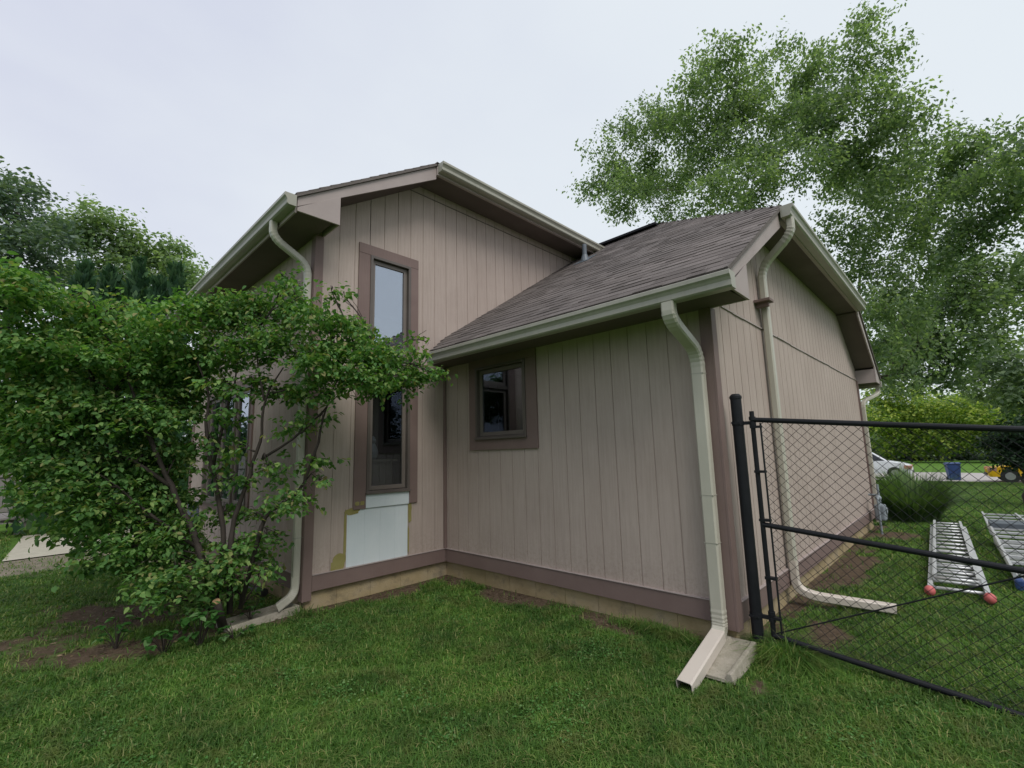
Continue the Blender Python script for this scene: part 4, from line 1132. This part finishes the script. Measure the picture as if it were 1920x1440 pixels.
SHRUB=[(-4.3,0.67,3.01,0.14),(-4.13,0.54,2.95,0.11),(-2.28,-0.27,3.21,0.11),(-2.48,0.23,3.05,0.13),(-3.48,0.47,2.89,0.09),(-3.83,0.38,2.88,0.08),(-2.88,0.01,2.98,0.09),(-4.25,0.47,2.85,0.25),(-4.01,0.86,2.83,0.26),(-3.76,0.6,2.72,0.22),(-3.48,0.68,2.76,0.23),(-3.25,0.27,2.72,0.26),(-2.97,0.17,2.81,0.25),(-2.67,0.24,2.88,0.26),(-2.41,0.1,2.93,0.27),(-2.29,-0.47,2.96,0.19),(-2.17,-0.84,2.71,0.22),(-1.87,-0.67,2.63,0.26),(-4.28,0.59,2.43,0.3),(-4.01,0.76,2.41,0.32),(-3.74,0.41,2.29,0.32),(-3.42,0.6,2.35,0.34),(-3.09,0.56,2.39,0.33),(-2.77,0.33,2.51,0.27),(-2.54,-0.07,2.53,0.27),(-2.24,-0.24,2.6,0.29),(-2.11,-0.85,2.34,0.27),(-1.78,-0.94,2.48,0.28),(-1.46,-0.98,2.41,0.25),(-1.1,-0.94,2.37,0.17),(-1.7,-1.03,2.13,0.23),(-1.83,-0.67,2.16,0.24),(-1.24,-0.89,2.16,0.16),(-4.18,0.92,2.02,0.32),(-3.9,0.56,1.86,0.31),(-3.63,0.41,1.81,0.32),(-3.34,0.35,1.82,0.3),(-3.04,0.54,1.95,0.23),(-2.85,0.51,2.16,0.18),(-4.08,0.77,1.58,0.26),(-3.83,0.61,1.44,0.26),(-3.55,0.44,1.33,0.26),(-3.24,0.63,1.37,0.28),(-3.01,0.55,1.47,0.19),(-3.88,0.43,1.17,0.16),(-3.6,0.42,0.97,0.22),(-3.31,0.65,0.87,0.25),(-3.06,0.58,1.0,0.23),(-2.95,0.24,0.72,0.25),(-3.17,0.33,0.55,0.23),(-3.38,0.47,0.61,0.19),(-3.61,0.59,0.82,0.13)]
SHRUB_BACK=[(-4.37,1.45,3.19,0.17),(-4.18,1.86,3.27,0.15),(-2.0,0.68,3.5,0.14),(-2.26,1.18,3.29,0.16),(-3.43,1.35,3.09,0.11),(-3.81,1.88,3.24,0.11),(-2.63,1.37,3.35,0.12),(-4.35,1.59,2.58,0.36),(-4.04,1.92,2.57,0.4),(-3.71,1.71,2.46,0.4),(-3.35,1.71,2.5,0.43),(-3.04,1.13,2.45,0.38),(-4.22,1.42,2.04,0.36),(-3.91,1.78,1.93,0.39),(-3.59,1.45,1.86,0.39),(-3.23,1.49,1.87,0.38),(-2.98,1.18,1.98,0.26),(-2.68,1.56,2.26,0.23),(-4.11,1.68,1.59,0.31),(-3.83,1.82,1.42,0.33),(-3.52,1.3,1.3,0.32),(-3.17,1.45,1.34,0.33),(-2.95,1.12,1.45,0.22),(-3.88,1.87,1.09,0.21),(-3.55,1.54,0.86,0.27),(-3.27,1.24,0.8,0.29),(-3.0,1.16,0.94,0.26),(-2.77,1.35,0.56,0.31),(-3.07,1.19,0.4,0.27),(-3.32,1.32,0.47,0.22),(-3.57,1.54,0.7,0.16)]
SHRUB_SPARSE=[(-2.6,0.11,1.83,0.13),(-2.17,-0.44,1.7,0.12),(-2.06,-0.57,1.38,0.12),(-2.23,-0.41,0.93,0.15),(-2.4,-0.04,0.85,0.12),(-2.63,0.03,1.2,0.12),(-2.38,-0.23,1.34,0.08),(-2.02,-0.57,1.8,0.11),(-2.07,-0.79,1.99,0.12),(-2.7,0.07,2.14,0.13),(-2.52,-0.08,2.14,0.14),(-2.33,-0.26,2.08,0.14),(-2.58,-0.06,1.5,0.1),(-2.78,0.07,1.61,0.11),(-2.3,-0.27,1.29,0.11),(-2.17,-0.61,1.08,0.1),(-2.02,-0.61,1.17,0.08),(-2.61,0.23,0.88,0.12),(-2.31,-0.16,0.37,0.1),(-2.17,-0.4,2.02,0.15),(-2.74,0.17,1.3,0.1),(-2.08,-0.86,3.02,0.05),(-1.94,-0.85,3.0,0.05),(-1.16,-1.17,2.59,0.05),(-1.04,-1.18,2.26,0.05)]
SHRUB_LOW=[(-3.03,-0.05,0.39,0.22),(-2.75,-0.08,0.41,0.24),(-2.44,0.08,0.51,0.22),(-2.81,-0.05,0.19,0.16),(-3.11,0.08,0.25,0.15),(-2.49,0.15,0.16,0.16),(-2.33,-0.18,0.62,0.13)]
STEMS=[([(-2.66,0.06,-0.03),(-2.81,0.15,0.56),(-3.03,0.3,1.11),(-3.25,0.44,1.67),(-3.51,0.57,2.08),(-3.86,0.69,2.26)],0.045),([(-3.01,0.3,1.11),(-3.3,0.34,1.37),(-3.56,0.57,1.58),(-3.89,0.79,1.83)],0.025),([(-3.25,0.44,1.67),(-3.39,0.36,2.02),(-3.49,0.37,2.36),(-3.69,0.48,2.66)],0.022),([(-2.63,0.11,-0.05),(-2.63,0.11,0.68),(-2.75,0.14,1.3),(-2.84,0.16,1.72),(-2.81,0.15,2.04),(-2.94,0.18,2.35)],0.035),([(-2.57,-0.01,-0.04),(-2.58,0.04,0.78),(-2.49,-0.04,1.19),(-2.42,-0.16,1.6),(-2.45,-0.26,1.97),(-2.34,-0.4,2.28)],0.034),([(-2.49,-0.04,-0.01),(-2.35,-0.19,0.88),(-2.14,-0.42,1.02),(-2.04,-0.63,1.59),(-2.02,-0.69,1.9),(-1.92,-0.79,2.22)],0.028),([(-2.41,-0.16,1.39),(-2.27,-0.43,1.54),(-2.09,-0.61,1.74),(-1.98,-0.71,1.95),(-1.65,-0.82,2.3)],0.018),([(-2.75,0.14,1.3),(-2.62,0.1,2.16),(-2.59,0.1,2.6)],0.018),([(-2.81,0.15,0.56),(-3.13,0.22,0.84),(-3.4,0.36,1.14),(-3.62,0.48,1.34)],0.022),([(-2.45,-0.26,1.97),(-2.48,-0.14,2.3),(-2.49,-0.04,2.71)],0.016),([(-1.92,-0.79,2.22),(-1.6,-0.85,2.41),(-1.32,-1.02,2.6),(-1.14,-1.14,2.72)],0.012),([(-3.51,0.57,2.08),(-3.21,0.43,2.57),(-2.9,0.28,2.87)],0.018),([(-3.86,0.69,2.26),(-4.16,0.69,2.47),(-4.31,0.79,2.75)],0.018)]
ARBOR=[(-3.38,10.28,6.27),(-2.92,9.95,6.17),(-2.39,9.7,6.45),(-1.99,9.35,5.99),(-1.67,9.2,6.35)]

def gb(x, y): return (x, y, GZ(x, y))
tree('birch_tree', 'tall airy birch rising behind the low wing on the right', 'tree', gb(13.4, -1.2), (13.9, -1.7, 9.2), BIRCH, .2, 255, .4, .14, 'leaf_birch', hang=.5, flat=.9, spread=.28, nl=11, every=1, gap=.10, clump=(15, .30, .24))
tree('maple_tree', 'hazy green tree beyond the birch at the right frame edge', 'tree', gb(22.5, -1.0), (22.3, -2.6, 9.5), MAPLE, .24, 130, .6, .22, 'leaf_maple', nl=9, clump=(16, .3, .16), hang=.3, spread=.24)
tree('olive_tree', 'round olive green tree low at the right frame edge', 'tree', None, 4, OLIVE, .2, 120, .6, .24, 'leaf_maple', nl=9)
tree('yellow_shrub', 'tall yellow green shrub next to the far house corner beyond the road', 'shrub', None, 4, YEL1, .12, 26, 1.1, .42, 'leaf_yellow', nl=9, group=None)
tree('yellow_shrub', 'rounded yellow green shrub right of centre above the blue bin', 'shrub', None, 4, YEL2, .12, 26, 1.1, .42, 'leaf_yellow', nl=9, group=None)
tree('dark_shrub', 'dark leafy bush in front of the yellow car at the right frame edge', 'shrub', None, 1.4, DARK, .07, 420, .3, .12, 'leaf_dark', nl=9)
for k, (bx_, by_, bz_, br) in enumerate(HEDGE):
    lab = ['dark green bush above the van bonnet', 'dark bush between the van and the bin', 'reddish based dark bush just above the bin', 'dark bush right above the bin lid', 'dark bush left of the dark foreground bush', 'low dark bush right behind the van'][k]
    tree('hedge_shrub', lab, 'shrub', gb(bx_, by_), (bx_, by_, bz_), [(bx_, by_, bz_-.1, br*1.3), (bx_+.3, by_+1.6, bz_-br*.5, br), (bx_-.2, by_-1.6, bz_-br*.6, br)], .08, 34, 1., .42, 'leaf_dark' if k % 2 else 'leaf_mid', group='bushes along the far side of the road', nl=9)
tree('dark_tree', 'dark bluish tree, leftmost in the skyline', 'tree', gb(-4.9, 18), (-4.9, 17.6, 10.5), LT1, .2, 190, .5, .18, 'leaf_blue', nl=9, clump=(16, .3, .16), hang=.1, spread=.22)
tree('broadleaf_tree', 'pale green tree between the dark tree and the roof edge', 'tree', gb(-.8, 20.5), (-.6, 20.5, 9.3), LT2, .2, 190, .5, .2, 'leaf_mid', nl=9, clump=(16, .3, .16), hang=.3, spread=.24)
# row of arborvitae
for k, (ax, ay, az) in enumerate(ARBOR):
    zb = GZ(ax, ay); t = thing('arborvitae', ['leftmost', 'second from the left', 'tall middle', 'fourth', 'rightmost'][k]+' dark conical evergreen above the shrub', 'evergreen', (ax, ay, zb), group='row of conical evergreens behind the shrub')
    H = az-zb; n = 1500
    f = rs.uniform(0, 1, n)**.8; th = rs.uniform(0, 2*pi, n); rr = (1-f)**.8*H*.115*rs.uniform(.65, 1.1, n)*(1+.15*np.sin(th*5+f*20))
    p = np.stack([ax+rr*np.cos(th), ay+rr*np.sin(th), zb+f*H], 1)
    al = np.stack([np.cos(th)*.5, np.sin(th)*.5, np.full(n, 1.)], 1)+rs.normal(0, .25, (n, 3)); nm = np.stack([np.cos(th), np.sin(th), np.full(n, .3)], 1)+rs.normal(0, .4, (n, 3))
    ln = rs.uniform(.2, .34, n)
    mb = MB(); mb.tube([(ax, ay, zb), (ax, ay, zb+H*.9)], [.07, .01], 7); P('trunk', mb, 'bark', t)
    leaves_mesh('crown', p, nm, al, ln, ln*.5, M['leaf_evergreen'], t)
# unseen trees added behind the camera: window reflections and dimmer light on the walls
for k, (x_, y_, h_) in enumerate(((-13, -16, 5.5), (-8.5, -18, 5.2), (-4, -17.5, 5.6), (.5, -18.5, 5.3), (5, -17.5, 5.4), (9.5, -18.5, 5.2), (-17.5, -13, 5.6), (-19, -7.5, 5.6), (-19, -2, 5.2))):
    bl = [(x_+random.uniform(-1, 1), y_+random.uniform(-.8, .8), random.uniform(1.2, h_-1.3), 1.35) for _ in range(9)]
    tree('reflection_tree', 'unseen dark leafy tree added behind the viewpoint, reflected in the windows', 'tree', gb(x_, y_), (x_, y_, h_-1.2), bl, .15, 26, .7, .34, 'leaf_dark', group='unseen trees added for the window reflections', nl=8, every=3)

wb = [(92+random.uniform(-4, 8), y_+random.uniform(-1.5, 1.5), random.uniform(.5, 7.5), random.uniform(2.2, 3.2)) for y_ in np.arange(-48, 44, 2.2) for _ in range(4)]
wd = crown('woods', wb, 22, 1.4, .6, M['leaf_mid'], None, nl=8); tag(wd, 'far off wood beyond the road that reads as one green mass', 'woods', kind='stuff')
wb = [(x_+random.uniform(-1, 1), 27+random.uniform(-2, 2), random.uniform(.3, 3.4), random.uniform(1.2, 1.8)) for x_ in np.arange(-22, 14, 1.2) for _ in range(2)]
wd = crown('woods', wb, 60, .8, .3, M['leaf_evergreen'], None, nl=8); tag(wd, 'dark undergrowth beyond the board fence that reads as one mass', 'woods', kind='stuff')

# the big shrub in front of the house
shrub = thing('burning_bush_shrub', 'large multi stemmed leafy shrub covering the left corner of the house', 'shrub', (-2.56, .45, -.2))
mb = MB()
stem_pts = []
for pts, r in STEMS:
    sp = smooth_path(pts, .15, 3)
    wp = [p+Vector((random.uniform(-1, 1), random.uniform(-1, 1), random.uniform(-1, 1)))*.008 for p in sp]
    n = len(wp); mb.tube(wp, [r*.78*(1+.10*math.sin(i*2.1))*(1-.72*i/(n-1)) for i in range(n)], 8); stem_pts += wp
allb = SHRUB+SHRUB_SPARSE+SHRUB_LOW+SHRUB_BACK
for b in allb:
    c = Vector(b[:3])
    cand = sorted(stem_pts, key=lambda p: (p-c).length+max(0, p.z-c.z)*1.5)[:3]
    s = cand[0]; mid = s.lerp(c, .5)+Vector((0, 0, .05))+Vector(unit(1)[0])*.04
    mb.tube([s, mid, c], [.010, .007, .004], 5)
    for _ in range(7):
        e = c+Vector(unit(1)[0])*b[3]*random.uniform(.6, 1.0)
        if e.y > -.08 and e.x > WM-.06: continue
        st = random.choice((mid, c)); mb.tube([st, st.lerp(e, .5)+Vector((0, 0, .03)), e], [.004, .003, .0015], 4)
mb.tube([(-2.62, -.02, -.15), (-2.72, -.14, .12)], [.04, .034], 10)
P('stems', mb, 'bark_shrub', shrub, smooth=True)
mb = MB(); mb.tube([(-2.721, -.142, .1205), (-2.725, -.147, .132)], [.033, .031], 12); P('cut_stub', mb, 'cutwood', shrub)
crown('foliage', SHRUB, 1500, .20, .052, M['leaf_shrub'], shrub, clump=(52, .10, .022), flat=.8, fine=True, keepout=True, spread=.10, hang=.30, nl=9)
crown('foliage', SHRUB_BACK, 720, .24, .076, M['leaf_shrub'], shrub, clump=(52, .10, .022), flat=.8, fine=True, keepout=True, spread=.12, hang=.30, nl=9)
crown('foliage', SHRUB_SPARSE, 950, .20, .062, M['leaf_shrub'], shrub, clump=(52, .10, .022), flat=.7, fine=True, keepout=True, spread=.10, hang=.3, nl=9)
crown('foliage', SHRUB_LOW, 1200, .18, .058, M['leaf_shrub'], shrub, clump=(52, .10, .022), flat=.7, fine=True, keepout=True, spread=.12, hang=.2, nl=8)
# pale broad leaves low down, seedlings at the foot
def low_plant(x, y, h, n, ls, label, mat='leaf_low'):
    t = thing('leafy_weed', label, 'plant', (x, y, GZ(x, y)), group='leafy weeds at the foot of the shrub')
    mb = MB(); Ps, Al, Nm = [], [], []
    for k in range(n):
        th = random.uniform(0, 2*pi); sp = random.uniform(.02, .14); top = Vector((x+cos(th)*sp, y+sin(th)*sp, GZ(x, y)+h*random.uniform(.4, 1)))
        mb.tube([(x, y, GZ(x, y)-.01), Vector((x, y, GZ(x, y))).lerp(top, .5)+Vector((0, 0, .02)), top], .003, 4)
        for q in range(3):
            a_ = th+random.uniform(-1.4, 1.4); Ps.append(top); Al.append((cos(a_), sin(a_), random.uniform(-.2, .3))); Nm.append((random.uniform(-.3, .3), random.uniform(-.3, .3), 1))
    P('stem', mb, 'bark_shrub', t)
    m_ = len(Ps); ln = ls*rs.uniform(.7, 1.2, m_)
    leaves_mesh('leaves', np.array(Ps), np.array(Nm), np.array(Al), ln, ln*.62, M[mat], t, fine=True)
low_plant(-2.86, -.28, .30, 14, .085, 'broad pale leaved weed left of the cut stub')
low_plant(-3.1, -.2, .26, 12, .08, 'bright green weed at the front of the shrub, left')
low_plant(-2.35, .1, .2, 10, .06, 'small green weed by the mossy splash block')
low_plant(-2.62, -.35, .16, 10, .06, 'lowest weed in front of the cut stub')
low_plant(-3.35, .3, .26, 12, .07, 'weed below the drooping shrub branches, far left')
# ornamental grass behind the ladder
t = thing('ornamental_grass', 'dense mound of tall green grass near the far house corner', 'plant', (9.2, -4.2, GZ(9.2, -4.2)))
n = 5200
th = rs.uniform(0, 2*pi, n); r_ = np.sqrt(rs.uniform(0, 1, n))*.42
bx0 = np.stack([9.2+r_*np.cos(th), -4.15+r_*np.sin(th), np.full(n, GZ(9.2, -4.2))], 1)
lean = rs.uniform(.1, 1.0, n)*(r_/.42*.6+.5); hh = rs.uniform(.45, 1.1, n)*(1+.25*np.sin(th*3+1))
dirv = np.stack([np.cos(th), np.sin(th)], 1)
sidev = np.stack([-np.sin(th), np.cos(th), np.zeros(n)], 1)*.007
lv = []
for f, wf in ((0, 1), (.4, 1), (.75, .8), (1, .1)):
    c = bx0.copy(); c[:, :2] += dirv*(lean*hh*f**1.8)[:, None]; c[:, 2] += hh*(f-.35*lean*f**3)
    lv += [c-sidev*wf, c+sidev*wf]
V = np.stack(lv, 1).reshape(-1, 3); idx = np.arange(n)[:, None]*8
F = np.concatenate([idx+np.array([[0, 1, 3, 2]]), idx+np.array([[2, 3, 5, 4]]), idx+np.array([[4, 5, 7, 6]])], 1).reshape(-1)
np_mesh('blades', V, F, np.arange(3*n)*4, np.full(3*n, 4), M['leaf_clump'], t)

# ------------------------------------------------------------------ lawn grass blades (nobody could count them)
def blades(name, pos, h, w, mat):
    n = len(pos); th = rs.uniform(0, 2*pi, n); ln = (rs.uniform(.2, 1.9, n)**1.3)*h
    d = np.stack([np.cos(th), np.sin(th), np.zeros(n)], 1); sd = np.stack([-np.sin(th), np.cos(th), np.zeros(n)], 1)*w[:, None]*.5
    up = np.array([0, 0, 1.])
    b = pos; m1 = pos+d*(ln*.35)[:, None]+up*(h*.62)[:, None]; tp = pos+d*ln[:, None]+up*(h*np.clip(1-.32*(ln/h), .25, 1))[:, None]
    V = np.stack([b-sd, b+sd, m1+sd*.8, m1-sd*.8, tp+sd*.12, tp-sd*.12], 1).reshape(-1, 3)
    idx = np.arange(n)[:, None]*6
    F = np.concatenate([idx+np.array([[0, 1, 2, 3]]), idx+np.array([[3, 2, 4, 5]])], 1).reshape(-1)
    return np_mesh(name, V, F, np.arange(2*n)*4, np.full(2*n, 4), mat)
n = 900000
r_ = .7+(rs.uniform(0, 1, n)**1.25)*16
hd = radians(43.9)+rs.uniform(-radians(53), radians(53), n)
x_ = CAM.x+r_*np.cos(hd); y_ = CAM.y+r_*np.sin(hd)
ok = ~((x_ > WM+.02) & (y_ > .02)) & ~((x_ > .02) & (y_ > -L+.02) & (x_ < W)) & ~((x_ > -4.1) & (x_ < -1.9) & (y_ > 6.3) & (y_ < 10.3)) & ~((y_ > 4.9) & (y_ < 6.6) & (x_ < -1.9) & (rs.uniform(0, 1, n) > .12))
ok &= ~((x_ > -2.64) & (x_ < -1.9) & (abs(y_-.08) < .13)) & ~((x_ > -.67) & (x_ < .02) & (abs(y_+3.735) < .13))
sm = soil_mask(x_, y_)
thin = .5+.5*np.sin(x_*2.3+np.sin(y_*1.9)*2)*np.sin(y_*2.9+x_*.7)
bald = np.sin(x_*4.1+np.sin(y_*3.3)*2)*np.sin(y_*4.7+np.sin(x_*2.9)*2)
ok &= rs.uniform(0, 1, n) > np.clip(np.maximum(sm*1.5, (bald-.55)*1.6), 0, .985)
x_, y_, r_, sm, thin = x_[ok], y_[ok], r_[ok], sm[ok], thin[ok]
n = len(x_)
h = (.022+.034*rs.uniform(0, 1, n)**1.5+.016*thin+.010*np.sin(x_*9+np.sin(y_*7)*2)*np.sin(y_*11+x_*3))*(1+.02*r_)
tuft = np.exp(-((x_-.12)**2+(y_+3.98)**2)/.035)+.9*np.exp(-((x_-.02)**2/.012+(y_+4.12)**2/.03))+.7*np.exp(-((x_+.08)**2/.008+(y_+3.05)**2/.12))+.6*np.exp(-((x_+1.95)**2/.05+(y_+.16)**2/.01))
h = h*(1+2.6*tuft)
m2 = 160000; r2f = 14.5+rs.uniform(0, 1, m2)**1.2*22; hf = rs.uniform(radians(-6), radians(14), m2)
xf, yf_ = CAM.x+r2f*np.cos(hf), CAM.y+r2f*np.sin(hf); kf = ((yf_ < -L-.1) | (xf > W+.3)) & (xf < 33.5)
xf, yf_, r2f = xf[kf], yf_[kf], r2f[kf]
x_ = np.concatenate([x_, xf]); y_ = np.concatenate([y_, yf_]); r_ = np.concatenate([r_, r2f]); h = np.concatenate([h, .07+.05*rs.uniform(0, 1, len(xf))]); n = len(x_)
lawn_grass = blades('grass', np.stack([x_, y_, ground_z(x_, y_)-.004], 1), h, .0022+.0011*r_*rs.uniform(.6, 1.1, n), M['grass'])
tag(lawn_grass, 'short mown green grass of the lawn', 'grass', kind='stuff')
n = 5200      # clover and plantain in the turf
cx_ = rs.uniform(-4.6, .0, 34); cy_ = rs.uniform(-4.9, -.4, 34); ci = rs.randint(0, 34, n)
x_ = cx_[ci]+rs.normal(0, .10, n); y_ = cy_[ci]+rs.normal(0, .10, n); k = ~((x_ > -.03) & (y_ > -L)) & (soil_mask(x_, y_) < .5); x_, y_ = x_[k], y_[k]; n = len(x_)
th = rs.uniform(0, 6.28, n); ln = rs.uniform(.010, .020, n)
clv = leaves_mesh('clover', np.stack([x_, y_, ground_z(x_, y_)+rs.uniform(.018, .045, n)], 1), np.array([0, 0, 1.])+rs.normal(0, .2, (n, 3)), np.stack([np.cos(th), np.sin(th), rs.normal(0, .1, n)], 1), ln, ln*.9, leaf_mat('clover_leaf', [(0, (.05, .15, .03)), (.7, (.10, .23, .06)), (1, (.20, .30, .12))], .3), fine=True)
tag(clv, 'low clover leaves growing among the lawn grass', 'clover', kind='stuff')
n = 8000      # extra long blades round the post
x_ = np.concatenate([rs.normal(.14, .09, n//2), rs.normal(.06, .07, n//4), rs.normal(-.10, .04, n//4)]); y_ = np.concatenate([rs.normal(-3.98, .08, n//2), rs.normal(-4.08, .07, n//4), rs.normal(-3.1, .22, n//4)])
ok = ~((x_ > -.02) & (y_ > -L-.02)) & ~((x_ < .02) & (abs(y_+3.735) < .14))
x_, y_ = x_[ok], y_[ok]; n = len(x_)
tg = blades('tall_grass', np.stack([x_, y_, ground_z(x_, y_)-.004], 1), rs.uniform(.06, .18, n)*np.where(y_ > -3.7, .6, 1), np.full(n, .004), M['grass'])
tag(tg, 'longer unmown grass tuft round the foot of the gate post', 'grass', kind='stuff')
# fallen leaves and gravel bits on the bare soil
n = 9000
x_ = rs.uniform(-5, 1, n); y_ = rs.uniform(-4, 3.2, n); k = (soil_mask(x_, y_) > .5) & ~((x_ > WM) & (y_ > .0)) & ~((x_ > 0) & (y_ > -L)); x_, y_ = x_[k], y_[k]; n = len(x_)
ln = rs.uniform(.015, .05, n); th = rs.uniform(0, 6.28, n)
lit = leaves_mesh('leaf_litter', np.stack([x_, y_, ground_z(x_, y_)+.008], 1), np.array([0, 0, 1.])+rs.normal(0, .25, (n, 3)), np.stack([np.cos(th), np.sin(th), rs.normal(0, .1, n)], 1), ln, ln*.5, leaf_mat('dry_leaf', [(0, (.07, .05, .03)), (.6, (.14, .10, .06)), (1, (.26, .20, .13))], .1))
tag(lit, 'dry leaf litter scattered over the bare soil', 'leaf litter', kind='stuff')
